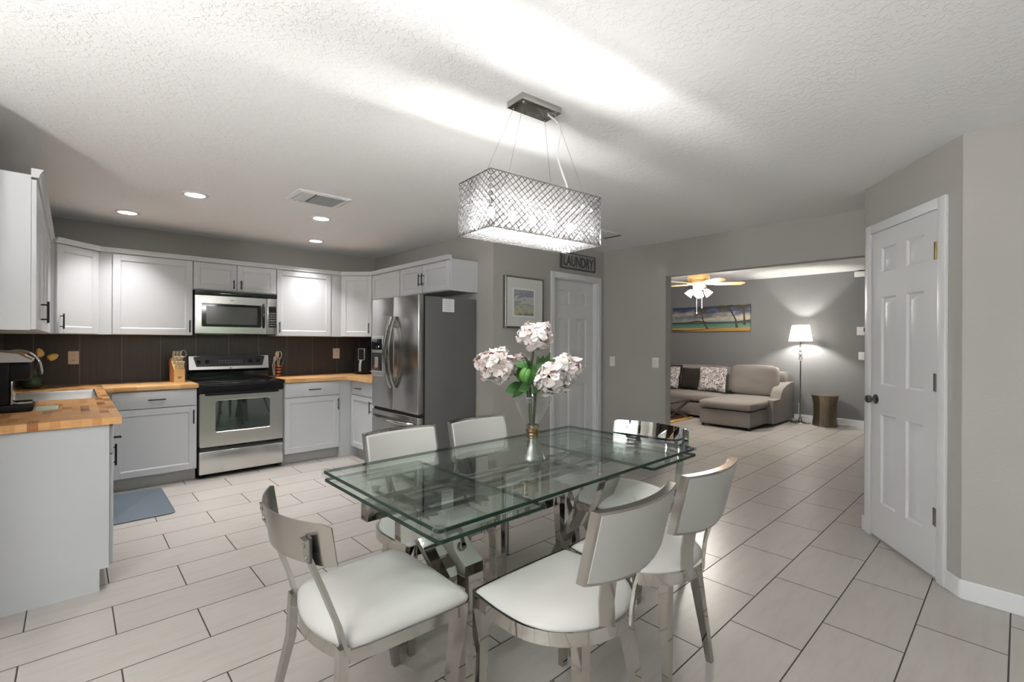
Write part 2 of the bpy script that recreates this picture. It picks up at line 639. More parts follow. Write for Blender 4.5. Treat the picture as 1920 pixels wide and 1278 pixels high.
def struct_e(name, loc=(0, 0, 0), rz=0):
    o = bpy.data.objects.new(name, None)
    COL.objects.link(o)
    o.location = loc
    o.rotation_euler = (0, 0, rz)
    FR[o.name] = Matrix.Translation(loc) @ Matrix.Rotation(rz, 4, 'Z')
    o['kind'] = 'structure'
    return o


def struct(name, mb, m, smooth=False):
    o = mb.build(name, m, smooth=smooth)
    o['kind'] = 'structure'
    return o


def copy_tree(o, parent=None):
    c = o.copy()
    COL.objects.link(c)
    if parent is not None:
        c.parent = parent
    for ch in o.children:
        copy_tree(ch, c)
    return c


def place(o, loc, rz, label):
    o.location = loc
    o.rotation_euler = (0, 0, rz)
    o['label'] = label
    return o


# ------------------------------------------------------------------ room shell
ZC = 2.44
ZL = 2.49
XO, XO2 = 4.785, 4.90          # wall with the wide opening
YP = 3.497                     # wall with the picture and the laundry door
P0 = Vector((4.18, 0.767, 0))  # closet wall, far corner
P1 = Vector((3.43, 0.21, 0))   # closet wall, near corner

struct('floor', MB().box(-2.1, 9.3, -2.7, 6.2, -0.1, 0), 'floor_tile')
struct('ceiling', MB().prism([(-2.1, -2.7), (4.84, -2.7), (4.84, 6.05), (-2.1, 6.05)], ZC, ZC + 0.3), 'ceiling_paint')
struct('ceiling_living', MB().prism([(4.84, -1.0), (9.3, -1.0), (9.3, 6.2), (4.84, 6.2)], ZL, ZL + 0.25), 'living_ceiling_paint')
struct('wall_back', MB().box(-0.54, 3.1, 5.95, 6.05, 0, ZC), 'wall_paint')
struct('wall_left', MB().box(-0.54, -0.44, 3.0, 5.95, 0, ZC), 'wall_paint')
struct('wall_left_return', MB().box(-2.1, -0.44, 2.9, 3.0, 0, ZC), 'wall_paint')
mb = MB()
for y0, y1, z0, z1 in ((-2.7, -1.0, 0, ZC), (1.4, 2.9, 0, ZC), (-1.0, 1.4, 0, 0.8), (-1.0, 1.4, 2.1, ZC)):
    mb.box(-2.1, -2.0, y0, y1, z0, z1)
struct('wall_side', mb, 'wall_paint')
mb = MB()
for x0, x1, z0, z1 in ((-2.0, 1.2, 0, ZC), (3.3, 3.43, 0, ZC), (1.2, 3.3, 2.1, ZC)):
    mb.box(x0, x1, -2.7, -2.6, z0, z1)
struct('wall_rear', mb, 'wall_paint')
struct('wall_fridge', MB().box(3.0, 3.1, YP + 0.1, 5.95, 0, ZC), 'wall_paint')
mb = MB()
mb.box(3.0, 3.885, YP, YP + 0.1, 0, ZC)
mb.box(3.885, 4.665, YP, YP + 0.1, 2.05, ZC)
mb.box(4.665, XO, YP, YP + 0.1, 0, ZC)
struct('wall_picture', mb, 'wall_paint')
mb = MB()
mb.box(XO, XO2, 2.663, YP + 0.1, 0, ZL)
mb.box(XO, XO2, 0.84, 2.663, 2.06, ZL)
struct('wall_opening', mb, 'wall_paint')
struct('wall_closet', MB().prism([(P0.x, P0.y), (P1.x, P1.y), (P1.x, -2.7), (4.9, -2.7), (4.9, 0.84)], 0, ZC), 'wall_paint')
# living room beyond the opening
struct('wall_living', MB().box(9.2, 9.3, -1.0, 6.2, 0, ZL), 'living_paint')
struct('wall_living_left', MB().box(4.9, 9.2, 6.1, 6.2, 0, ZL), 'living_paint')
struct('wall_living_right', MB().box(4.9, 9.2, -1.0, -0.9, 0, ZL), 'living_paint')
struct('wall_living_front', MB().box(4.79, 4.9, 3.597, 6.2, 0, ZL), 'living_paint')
struct('baseboard_living', MB().box(9.185, 9.2, -0.9, 6.1, 0, 0.10, 0.004), 'trim_white')


def closet_pt(s, off=0.0, z=0.0):
    d = (P1 - P0).normalized()
    n = Vector((-d.y, d.x, 0))
    if n.dot(-P0) < 0:
        n = -n
    return P0 + d * s + n * off + Vector((0, 0, z))


dC = (P1 - P0).normalized()
nC = closet_pt(0, 1) - closet_pt(0, 0)
# local frame on the closet wall: x along the wall, -y out of the wall
angC = math.atan2(dC.y, dC.x)
MC = Matrix(((dC.x, -nC.x, 0, P0.x), (dC.y, -nC.y, 0, P0.y), (0, 0, 1, 0), (0, 0, 0, 1)))
LC = (P1 - P0).length
mb = MB()
mb.box(0.0, 0.05, -0.014, 0, 0, 0.10, 0.004, M=MC)
mb.box(0.81, LC + 0.004, -0.014, 0, 0, 0.10, 0.004, M=MC)
mb.box(3.416, 3.43, -2.6, 0.215, 0, 0.10, 0.004)
struct('baseboard_right', mb, 'trim_white')
struct('baseboard_picture', MB().box(3.0, 3.82, YP - 0.014, YP, 0, 0.10, 0.004), 'trim_white')
struct('baseboard_opening', MB().box(XO - 0.014, XO, 2.67, YP, 0, 0.10, 0.004), 'trim_white')


def six_panel(mb, x0, x1, z0, z1, yf, M=None, t=0.035):
    """door leaf with six raised panels; front face at yf looking towards -y"""
    w = x1 - x0
    h = z1 - z0
    mb.box(x0, x1, yf + 0.011, yf + t, z0, z1, M=M)
    st = w * 0.17
    mid = w * 0.16
    cols = ((x0 + st, x0 + (w - mid) / 2), (x0 + (w + mid) / 2, x1 - st))
    rows = ((z0 + 0.115 * h, z0 + 0.405 * h), (z0 + 0.50 * h, z0 + 0.785 * h), (z0 + 0.865 * h, z0 + 0.945 * h))
    # stiles and rails stand proud
    zs = [z0] + [z for r_ in rows for z in r_] + [z1]
    for a, b in ((x0, cols[0][0]), (cols[0][1], cols[1][0]), (cols[1][1], x1)):
        mb.box(a, b, yf, yf + 0.012, z0, z1, M=M)
    for i in range(0, len(zs), 2):
        for a, b in cols:
            mb.box(a, b, yf, yf + 0.012, zs[i], zs[i + 1], M=M)
    for a, b in cols:
        for c_, d_ in rows:
            i = 0.022
            ring = lambda q, y: [(a + q, y, c_ + q), (b - q, y, c_ + q), (b - q, y, d_ - q), (a + q, y, d_ - q)]
            mb.rings([ring(-0.001, yf + 0.0005), ring(0.012, yf + 0.0105), ring(i, yf + 0.0105), ring(i + 0.026, yf + 0.002)], cap=False, end=True, M=M)


def casing(mb, x0, x1, z1, w, yf, t=0.018, M=None):
    mb.box(x0, x0 + w, yf - t, yf, 0, z1, 0.004, M=M)
    mb.box(x1 - w, x1, yf - t, yf, 0, z1, 0.004, M=M)
    mb.box(x0 + w, x1 - w, yf - t, yf, z1 - w, z1, 0.004, M=M)


# closet door (right foreground)
d1 = struct_e('door_1', (P0.x, P0.y, 0))
mb = MB()
casing(mb, 0.045, 0.835, 2.155, 0.062, 0.0, 0.02, M=MC)
mb.build('casing', 'trim_white', d1)
mb = MB()
six_panel(mb, 0.122, 0.765, 0.022, 2.09, -0.014, M=MC, t=0.014)
mb.build('door_leaf', 'door_white', d1, angle=20)
for z, mm in ((1.86, 'brass'), (1.117, 'nickel'), (0.361, 'nickel')):
    mb = MB()
    mb.box(0.745, 0.772, -0.0180, -0.011, z - 0.05, z + 0.05, M=MC)
    mb.tube([MC @ Vector((0.772, -0.020, z - 0.05)), MC @ Vector((0.772, -0.020, z + 0.05))], 0.006)
    mb.build('hinge', mm, d1)
MK = MC @ Matrix.Translation((0.175, -0.012, 0.955)) @ Matrix.Rotation(R(90), 4, 'X')
mb = MB()
mb.lathe([(0.032, 0), (0.032, 0.006), (0.014, 0.010), (0.011, 0.030), (0.022, 0.036), (0.027, 0.048), (0.024, 0.060), (0.012, 0.066), (0, 0.067)], n=20, M=MK)
mb.build('door_knob', 'dark_nickel', d1)

# laundry door, set back in its opening
d2 = struct_e('door_2', (3.885, YP, 0))
mb = MB()
casing(mb, 3.82, 4.727, 2.107, 0.062, YP, 0.016)
mb.box(3.885, 3.897, YP, YP + 0.1, 0, 2.05)
mb.box(4.653, 4.665, YP, YP + 0.1, 0, 2.05)
mb.box(3.897, 4.653, YP, YP + 0.1, 2.038, 2.05)
mb.build('casing', 'trim_white', d2)
mb = MB()
six_panel(mb, 3.90, 4.65, 0.012, 2.034, YP + 0.06)
mb.build('door_leaf', 'door_white', d2, angle=20)

# daylight: sliding glass door behind the camera and an unseen side window added to brighten the room
w1 = struct_e('window_1', (2.25, -2.65, 0))
mb = MB()
for x0, x1 in ((1.2, 1.27), (2.2, 2.3), (3.23, 3.3)):
    mb.box(x0, x1, -2.68, -2.62, 0.0, 2.1)
mb.box(1.2, 3.3, -2.68, -2.62, 0.0, 0.07)
mb.box(1.2, 3.3, -2.68, -2.62, 2.03, 2.1)
mb.build('window_frame', 'window_frame', w1)
MB().box(1.27, 3.23, -2.652, -2.648, 0.07, 2.03).build('pane', 'clear_glass', w1)
w2 = struct_e('window_added', (-2.05, 0.2, 0.8))  # added window, out of view, letting in more daylight
mb = MB()
for y0, y1 in ((-1.0, -0.94), (0.17, 0.23), (1.34, 1.4)):
    mb.box(-2.08, -2.02, y0, y1, 0.8, 2.1)
mb.box(-2.08, -2.02, -1.0, 1.4, 0.8, 0.86)
mb.box(-2.08, -2.02, -1.0, 1.4, 2.04, 2.1)
mb.build('window_frame', 'window_frame', w2)
MB().box(-2.052, -2.048, -0.94, 1.34, 0.86, 2.04).build('pane', 'clear_glass', w2)
struct('floor_patio', MB().box(-14, 14, -20, -2.8, -0.2, -0.12), 'patio')
rng = random.Random(5)
mb = MB()
for i in range(26):
    mb.sphere((-7 + i * 0.65 + rng.uniform(-.2, .2), -7 + rng.uniform(-.5, .5), 0.9 + rng.uniform(-.2, .6)), rng.uniform(0.9, 1.4), seg=10, sc=(1, 0.8, rng.uniform(0.9, 1.5)))
tag(mb.build('hedge', 'hedge'), 'green garden hedge outside the sliding glass door, reflected in the oven window', 'hedge')

# tiled splashback
struct('wall_backsplash', MB().box(-0.44, 3.0, 5.93, 5.95, 0.92, 1.40), 'splash_back')
struct('wall_backsplash_left', MB().box(-0.44, -0.425, 3.34, 5.93, 0.92, 1.385), 'splash_side')
struct('wall_backsplash_right', MB().box(2.985, 3.0, 4.72, 5.93, 0.92, 1.385), 'splash_side')

exec_rest = True

# ------------------------------------------------------------------ cabinets
def fM(x, y, face):
    """frame whose -y side is the front; x runs to the right as one faces the cabinet"""
    a = {'-y': 0, '-x': -PI / 2, '+x': PI / 2}[face] if isinstance(face, str) else face
    return Matrix.Translation((x, y, 0)) @ Matrix.Rotation(a, 4, 'Z')


def shaker(mb, x0, x1, z0, z1, M, t=0.019, rail=0.055, y=0.0):
    mb.box(x0 + 0.004, x1 - 0.004, y - t * 0.55, y, z0 + 0.004, z1 - 0.004, M=M)
    for a, b, c_, d_ in ((x0, x0 + rail, z0, z1), (x1 - rail, x1, z0, z1), (x0 + rail, x1 - rail, z0, z0 + rail), (x0 + rail, x1 - rail, z1 - rail, z1)):
        mb.box(a, b, y - t, y, c_, d_, 0.0015, M=M, seg=1)
    i, q = rail, 0.008
    ring = lambda q, yy: [(x0 + i + q, yy, z0 + i + q), (x1 - i - q, yy, z0 + i + q), (x1 - i - q, yy, z1 - i - q), (x0 + i + q, yy, z1 - i - q)]
    mb.rings([ring(-0.001, y - t + 0.001), ring(q, y - t * 0.56)], cap=False, M=M)


def pull(parent, x, z, M, L=0.13, vertical=True, y=-0.019):
    mb = MB()
    d = (0, 0, 1) if vertical else (1, 0, 0)
    a = Vector((x, y - 0.03, z)) - Vector(d) * L / 2
    b = Vector((x, y - 0.03, z)) + Vector(d) * L / 2
    mb.tube([M @ a, M @ b], 0.0055, 8)
    for s in (-0.34, 0.34):
        c_ = Vector((x, y - 0.03, z)) + Vector(d) * L * s
        mb.tube([M @ c_, M @ (c_ + Vector((0, 0.031, 0)))], 0.0045, 6)
    return mb.build('handle', 'handle_black', parent)


def cabinet(kind, label, group, M, w, z0, z1, depth, fronts, mat_='cabinet_white', crown=False, kick=False, stub=False, cat=None):
    """fronts: (type, x0, x1, z0, z1, handle) ; handle = (x, z, vertical, length)"""
    t = thing(kind, label, cat or 'cabinet', M @ Vector((0, 0, 0)), M.to_euler().z, group)
    mb = MB()
    if stub:
        mb.box(0.001, w - 0.001, 0, 0.02, z0, z1, M=M)
        mb.box(0.001, 0.019, 0.02, depth, z0, z1 - 0.24, M=M)
        mb.box(w - 0.019, w - 0.001, 0.02, depth, z0, z1 - 0.24, M=M)
        mb.box(0.019, w - 0.019, 0.02, depth, z0, z0 + 0.018, M=M)
    else:
        mb.box(0.001, w - 0.001, 0, depth, z0, z1, 0.001, M=M, seg=1)
    mb.build('cabinet_body', mat_, t)
    if kick:
        MB().box(0.001, w - 0.001, 0.07, 0.085, 0, z0, M=M).build('toe_kick', 'kick_grey', t)
    for kd, a, b, c_, d_, h in fronts:
        mb = MB()
        if kd == 'drawer':
            mb.box(a, b, -0.019, 0, c_, d_, 0.003, M=M)
            o = mb.build('drawer', mat_, t)
        else:
            shaker(mb, a, b, c_, d_, M)
            o = mb.build('door', mat_, t, angle=25)
        if h:
            pull(o, h[0], h[1], M, h[3] if len(h) > 3 else 0.13, h[2])
    if crown:
        mb = MB()
        e0 = 0.0 if crown in (True, 'r') else -0.0
        prof = [(0.0, z1 - 0.012), (-0.026, z1 - 0.012), (-0.030, z1 + 0.005), (-0.040, z1 + 0.024), (-0.044, z1 + 0.030), (0.0, z1 + 0.030)]
        mb.rings([[(x, p[0], p[1]) for p in prof] for x in ((-0.012 if crown == 'l' else 0.0), w + (0.012 if crown == 'r' else 0.0))], M=M)
        mb.build('crown_molding', mat_, t, smooth=False)
    return t


ZU0, ZU1 = 1.382, 2.135
YB = 5.62
GU = 'white wall cabinets'
# wall cabinets along the back wall
M = fM(0.17, YB, '-y')
cabinet('wall_cabinet', 'wide white wall cabinet over the knife block, left of the microwave', GU, M, 0.712, ZU0, ZU1, 0.33,
        [('door', 0.10, 0.708, ZU0 + 0.004, ZU1 - 0.02, (0.682, 1.47, True, 0.12))], crown=True)
M = fM(0.882, YB, '-y')
cabinet('wall_cabinet', 'short white wall cabinet with two small doors above the microwave', GU, M, 0.772, 1.838, ZU1, 0.33,
        [('door', 0.004, 0.383, 1.846, ZU1 - 0.02, (0.352, 1.912, True, 0.09)), ('door', 0.389, 0.768, 1.846, ZU1 - 0.02, (0.42, 1.912, True, 0.09))], crown=True)
M = fM(1.654, YB, '-y')
cabinet('wall_cabinet', 'wide white wall cabinet right of the microwave, above the utensil holder', GU, M, 0.736, ZU0, ZU1, 0.33,
        [('door', 0.004, 0.606, ZU0 + 0.004, ZU1 - 0.02, (0.028, 1.48, True, 0.12))], crown=True)
# diagonal corner wall cabinets
for (ax, ay, bx, by, lab, hs, pts) in (
        (-0.11, 5.34, 0.17, 5.62, 'angled white corner wall cabinet at the left end of the back wall', 'l',
         [(-0.44, 5.34), (-0.11, 5.34), (0.17, 5.62), (0.17, 5.95), (-0.44, 5.95)]),
        (2.39, 5.62, 2.67, 5.34, 'angled white corner wall cabinet beside the fridge, above the black appliance', 'r',
         [(2.39, 5.95), (2.39, 5.62), (2.67, 5.34), (3.0, 5.34), (3.0, 5.95)])):
    ang = math.atan2(by - ay, bx - ax)
    L = math.hypot(bx - ax, by - ay)
    M = fM(ax, ay, ang)
    t = thing('corner_wall_cabinet', lab, 'cabinet', (ax, ay, 0), ang, GU)
    MB().prism(pts, ZU0, ZU1).build('cabinet_body', 'cabinet_white', t)
    mb = MB()
    shaker(mb, 0.012, L - 0.012, ZU0 + 0.004, ZU1 - 0.02, M)
    dr = mb.build('door', 'cabinet_white', t, angle=25)
    pull(dr, 0.04 if hs == 'l' else L - 0.04, 1.485, M, 0.125, True)
    mb = MB()
    prof = [(0.0, ZU1 - 0.012), (-0.026, ZU1 - 0.012), (-0.030, ZU1 + 0.005), (-0.040, ZU1 + 0.024), (-0.044, ZU1 + 0.030), (0.0, ZU1 + 0.030)]
    mb.rings([[(x, p[0], p[1]) for p in prof] for x in (-0.002, L + 0.002)], M=M)
    mb.build('crown_molding', 'cabinet_white', t, smooth=False)
# left wall run (seen from its end)
M = fM(-0.146, 3.27, '+x')
cabinet('wall_cabinet', 'grey white wall cabinet nearest the camera at the left edge, seen from its side', GU, M, 1.03, ZU0, ZU1, 0.294,
        [('door', 0.004, 0.512, ZU0 + 0.004, ZU1 - 0.02, (0.47, 1.49, True, 0.12)), ('door', 0.518, 1.026, ZU0 + 0.004, ZU1 - 0.02, None)], crown='l')
M = fM(-0.146, 4.30, '+x')
cabinet('wall_cabinet', 'white wall cabinet over the sink, between the nearest cabinet and the corner', GU, M, 1.04, ZU0, ZU1, 0.294,
        [('door', 0.004, 0.517, ZU0 + 0.004, ZU1 - 0.02, None), ('door', 0.523, 1.036, ZU0 + 0.004, ZU1 - 0.02, None)], crown=True)
# right wall run, over the counter end and over the fridge
M = fM(2.67, 5.34, '-x')
cabinet('wall_cabinet', 'white wall cabinet half hidden behind the fridge top, next to the corner', GU, M, 0.67, ZU0, ZU1, 0.33,
        [('door', 0.01, 0.655, ZU0 + 0.004, ZU1 - 0.02, None)], crown=True)
M = fM(2.67, 4.67, '-x')
cabinet('wall_cabinet', 'short white wall cabinet with a pair of doors mounted over the fridge', GU, M, 0.935, 1.825, ZU1, 0.33,
        [('door', 0.006, 0.450, 1.832, ZU1 - 0.02, (0.425, 1.965, True, 0.125)), ('door', 0.462, 0.925, 1.832, ZU1 - 0.02, (0.487, 1.965, True, 0.125))], crown='r')

# base cabinets
GB = 'grey white base cabinets'
YF = 5.34
M = fM(0.155, YF, '-y')
cabinet('base_cabinet', 'base cabinet with one drawer and one door, left of the stove', GB, M, 0.72, 0.115, 0.882, 0.59,
        [('drawer', 0.10, 0.712, 0.722, 0.872, (0.41, 0.797, False, 0.13)), ('door', 0.10, 0.712, 0.122, 0.714, (0.688, 0.615, True, 0.13))], 'cabinet_grey', kick=True)
M = fM(1.655, YF, '-y')
cabinet('base_cabinet', 'base cabinet with one drawer and one door, right of the stove', GB, M, 0.602, 0.115, 0.882, 0.59,
        [('drawer', 0.006, 0.596, 0.722, 0.872, (0.31, 0.797, False, 0.13)), ('door', 0.006, 0.596, 0.122, 0.714, (0.575, 0.615, True, 0.13))], 'cabinet_grey', kick=True)
t = thing('corner_base_cabinet', 'blind corner base cabinet with a plain filler post down to the floor', 'cabinet', (2.257, YF, 0), 0, GB)
MB().prism([(2.258, 5.92), (2.258, YF), (2.385, YF), (2.385, 5.312), (2.99, 5.312), (2.99, 5.92)], 0.0, 0.882).build('cabinet_body', 'cabinet_grey', t)
M = fM(2.39, 5.31, '-x')
cabinet('base_cabinet', 'narrow base cabinet with one drawer and one door beside the fridge', GB, M, 0.61, 0.115, 0.882, 0.59,
        [('drawer', 0.03, 0.585, 0.722, 0.872, (0.25, 0.797, False, 0.13)), ('door', 0.03, 0.585, 0.122, 0.714, (0.545, 0.615, True, 0.13))], 'cabinet_grey', kick=True)
# left run, front faces the middle of the kitchen
M = fM(0.15, 3.34, '+x')
t = cabinet('base_cabinet', 'end base cabinet in the left foreground showing its plain grey side panel', GB, M, 0.92, 0.115, 0.882, 0.58,
            [('drawer', 0.02, 0.44, 0.722, 0.872, (0.06, 0.80, False, 0.03)), ('door', 0.02, 0.44, 0.122, 0.714, (0.40, 0.64, True, 0.13)),
             ('drawer', 0.45, 0.90, 0.722, 0.872, None), ('door', 0.45, 0.90, 0.122, 0.714, None)], 'cabinet_grey', kick=True)
mb = MB()
mb.prism([(-0.43, 0.0), (0.113, 0.0), (0.113, 0.115), (0.15, 0.115), (0.15, 0.882), (-0.43, 0.882)], 0, 0.006,
         M=Matrix.Translation((0, 3.34, 0)) @ Matrix.Rotation(R(90), 4, 'X'))
mb.box(0.085, 0.088, 3.332, 3.334, 0, 0.105)
mb.build('end_panel', 'cabinet_grey', t, smooth=False)
M = fM(0.15, 4.26, '+x')
cabinet('sink_base_cabinet', 'base cabinet under the steel sink, hidden behind the end cabinet', GB, M, 1.07, 0.115, 0.882, 0.58,
        [('door', 0.02, 0.53, 0.122, 0.872, None), ('door', 0.54, 1.05, 0.122, 0.872, None)], 'cabinet_grey', kick=True, stub=True)

# worktops
ZT0, ZT = 0.884, 0.922
mb = MB()
mb.box(-0.424, 0.20, 3.315, 4.50, ZT0, ZT)
mb.box(-0.424, 0.20, 5.32, 5.928, ZT0, ZT)
mb.box(-0.424, -0.345, 4.50, 5.32, ZT0, ZT)
mb.box(0.14, 0.20, 4.50, 5.32, ZT0, ZT)
tag(mb.build('worktop', 'butcher_block_dark', smooth=False), 'dark blocky butcher block worktop around the sink on the left', 'worktop', 'butcher block worktops')
mb = MB()
mb.box(0.2015, 0.882, 5.30, 5.928, ZT0, ZT, 0.004)
tag(mb.build('worktop', 'butcher_block_light'), 'pale butcher block worktop under the knife block, left of the stove', 'worktop', 'butcher block worktops')
mb = MB()
mb.prism([(1.658, 5.30), (2.33, 5.30), (2.33, 4.69), (2.983, 4.69), (2.983, 5.928), (1.658, 5.928)], ZT0, ZT)
tag(mb.build('worktop', 'butcher_block_light', smooth=False), 'L-shaped pale butcher block worktop turning the corner right of the stove', 'worktop', 'butcher block worktops')

# sink and faucet
t = thing('kitchen_sink', 'rectangular stainless steel sink set into the dark butcher block worktop', 'sink', (-0.10, 4.91, 0.72))
mb = MB()
x0, x1, y0, y1, zb = -0.345, 0.14, 4.50, 5.32, 0.74
rr = lambda q, z: [(x0 + q, y0 + q, z), (x1 - q, y0 + q, z), (x1 - q, y1 - q, z), (x0 + q, y1 - q, z)]
mb.rings([rr(0.001, 0.9), rr(0.0005, 0.918), rr(0.008, 0.918), rr(0.012, 0.90), rr(0.02, zb + 0.02), rr(0.035, zb)], cap=False)
mb.box(x0 + 0.03, x1 - 0.03, y0 + 0.03, y1 - 0.03, zb - 0.004, zb)
mb.build('basin', 'stainless', t)
MB().lathe([(0.04, 0), (0.04, 0.003), (0.02, 0.001), (0, 0.001)], (-0.10, 4.91, zb), 16).build('drain', 'chrome_soft', t)
t = thing('kitchen_faucet', 'curved chrome kitchen faucet arching over the sink behind the coffee maker', 'faucet', (-0.385, 4.80, ZT))
mb = MB()
mb.lathe([(0.028, 0), (0.028, 0.01), (0.018, 0.02), (0.016, 0.06)], (-0.385, 4.80, ZT), 16)
mb.build('base', 'chrome', t)
pts = [(-0.385, 4.80, 0.97)]
for k in range(15):
    a = PI - k * PI * 0.93 / 14
    pts.append((-0.275 + 0.11 * math.cos(a), 4.80, 1.13 + 0.125 * math.sin(a)))
pts.append((-0.158, 4.80, 1.085))
MB().tube(pts, 0.0125, 10).build('spout', 'chrome', t)
MB().tube([(-0.385, 4.83, 0.96), (-0.385, 4.90, 0.985)], 0.007, 8).build('lever', 'chrome', t)

# wall sockets on the tiles
def socket(x0, x1, z0, z1, y, label, cat='outlet'):
    t = thing('wall_outlet', label, cat, ((x0 + x1) / 2, y, (z0 + z1) / 2))
    MB().box(x0, x1, y - 0.006, y, z0, z1, 0.002).build('cover_plate', 'almond', t)
    for zc in ((z0 + z1) / 2 + 0.024, (z0 + z1) / 2 - 0.024):
        mb = MB()
        xc = (x0 + x1) / 2
        mb.box(xc - 0.017, xc + 0.017, y - 0.009, y - 0.0055, zc - 0.014, zc + 0.014, 0.003)
        for dx in (-0.007, 0.007):
            mb.box(xc + dx - 0.0015, xc + dx + 0.0015, y - 0.0095, y - 0.0085, zc - 0.004, zc + 0.007, m=1)
        mb.box(xc - 0.002, xc + 0.002, y - 0.0095, y - 0.0085, zc - 0.011, zc - 0.007, m=1)
        mb.build('receptacle', ['almond', 'gap_black'], t)


socket(-0.024, 0.05, 1.108, 1.228, 5.93, 'almond double outlet on the dark tiles near the yellow tulips')
socket(2.42, 2.506, 1.108, 1.236, 5.93, 'almond double outlet on the dark tiles right of the stove, below the corner cabinet')

# ------------------------------------------------------------------ stove
SX0, SX1 = 0.887, 1.648
t = thing('kitchen_stove', 'stainless and black glass-top electric stove between the base cabinets', 'stove', ((SX0 + SX1) / 2, 5.6, 0))
mb = MB()
mb.box(SX0, SX1, 5.36, 5.92, 0.03, 0.885, 0.003)
mb.build('oven_body', 'black_matte', t)
mb = MB()
mb.box(SX0, SX1, 5.30, 5.86, 0.888, 0.922, 0.006)
mb.build('cooktop', 'black_gloss', t)
for bx, by, r_ in ((1.07, 5.45, 0.10), (1.47, 5.45, 0.085), (1.08, 5.72, 0.08), (1.46, 5.72, 0.10)):
    MB().lathe([(r_, 0.0), (r_, 0.0006), (r_ - 0.004, 0.0006), (r_ - 0.004, 0.0)], (bx, by, 0.9222), 32, cap=False).build('burner_ring', 'panel_dark', t)
MB().box(SX0 + 0.002, SX1 - 0.002, 5.335, 5.362, 0.825, 0.886, 0.003).build('vent_strip', 'black_matte', t)
# oven door with window
mb = MB()
x0, x1, z0, z1 = SX0 + 0.004, SX1 - 0.004, 0.302, 0.822
wx0, wx1, wz0, wz1 = 1.025, 1.512, 0.445, 0.745


def rrect(xa, xb, za, zb_, r, y, n=5):
    pts = []
    for cx_, cz_, a0 in ((xb - r, za + r, -90), (xb - r, zb_ - r, 0), (xa + r, zb_ - r, 90), (xa + r, za + r, 180)):
        for k in range(n + 1):
            a = R(a0 + 90 * k / n)
            pts.append((cx_ + r * math.cos(a), y, cz_ + r * math.sin(a)))
    return pts


mb.rings([rrect(x0, x1, z0, z1, 0.016, 5.362), rrect(x0, x1, z0, z1, 0.016, 5.322), rrect(x0 + 0.004, x1 - 0.004, z0 + 0.004, z1 - 0.004, 0.014, 5.316),
          rrect(wx0 - 0.006, wx1 + 0.006, wz0 - 0.006, wz1 + 0.006, 0.022, 5.315), rrect(wx0, wx1, wz0, wz1, 0.018, 5.320)], cap=False)
od = mb.build('oven_door', 'stainless', t)
mb = MB()
mb.rings([rrect(wx0 - 0.001, wx1 + 0.001, wz0 - 0.001, wz1 + 0.001, 0.018, 5.3195), rrect(wx0 - 0.001, wx1 + 0.001, wz0 - 0.001, wz1 + 0.001, 0.018, 5.33)])
mb.build('oven_window', 'oven_glass', od)
mb = MB()
mb.bar([(x0 + 0.05, 5.318, 0.812), (x0 + 0.07, 5.290, 0.812), (x1 - 0.07, 5.290, 0.812), (x1 - 0.05, 5.318, 0.812)], (0, 0, 1), 0.022, 0.012)
mb.build('door_handle', 'black_matte', od)
mb = MB()
mb.box(x0, x1, 5.318, 5.36, 0.045, 0.262, 0.006)
mb.build('storage_drawer', 'stainless', t)
MB().box(x0 + 0.002, x1 - 0.002, 5.326, 5.36, 0.262, 0.302, 0.003).build('drawer_gap_trim', 'black_gloss', t)
for fx in (SX0 + 0.04, SX1 - 0.04):
    MB().lathe([(0.015, 0), (0.015, 0.032)], (fx, 5.40, 0), 10).build('foot', 'rubber', t)
# backguard with controls
mb = MB()
mb.rings([[(x, 5.862, 0.92), (x, 5.922, 0.92), (x, 5.922, 1.168), (x, 5.878, 1.168), (x, 5.852, 1.02), (x, 5.862, 0.995)] for x in (SX0, SX1)], m=0)
bg = mb.build('backguard', ['black_gloss'], t, smooth=False)
MBG = Matrix.Translation((0, 5.850, 1.02)) @ Matrix.Rotation(R(-10), 4, 'X')
mb = MB()
mb.prism([(SX0, 0.004), (SX1, 0.004), (SX1, 0.147), (SX0, 0.147)], -0.001, 0.003, M=MBG @ Matrix.Rotation(R(90), 4, 'X'))
mb.build('fascia', 'stainless', bg, smooth=False)
mb = MB()
pp = [(SX0 + 0.066, 0.034), (SX1 - 0.066, 0.034)] + [(SX1 - 0.040, 0.136)] + [(SX0 + 0.38 + 0.34 * math.cos(a), 0.136 + 0.018 * math.sin(a)) for a in [PI * k / 10 for k in range(1, 10)]] + [(SX0 + 0.040, 0.136)]
mb.prism(pp, 0.0025, 0.008, M=MBG @ Matrix.Rotation(R(90), 4, 'X'))
mb.build('control_panel', 'panel_dark', bg, smooth=False)
for kx in (0.085, 0.165, 0.575, 0.655):
    MB().lathe([(0.019, 0.008), (0.019, 0.016), (0.014, 0.028), (0, 0.029)], (SX0 + kx, 0.085, 0), 16, M=MBG @ Matrix.Rotation(R(90), 4, 'X')).build('knob', 'black_matte', bg)
mb = MB()
for i in range(9):
    mb.box(SX0 + 0.27 + i * 0.026, SX0 + 0.288 + i * 0.026, 0.07, 0.075, 0.0078, 0.0085, M=MBG @ Matrix.Rotation(R(90), 4, 'X'))
    mb.box(SX0 + 0.27 + i * 0.026, SX0 + 0.288 + i * 0.026, 0.092, 0.097, 0.0078, 0.0085, M=MBG @ Matrix.Rotation(R(90), 4, 'X'))
mb.build('button_marks', 'ink', bg)
MB().sphere((1.268, 5.849, 1.035), 0.016, sc=(1, 0.15, 0.35)).build('emblem', 'chrome_soft', bg)

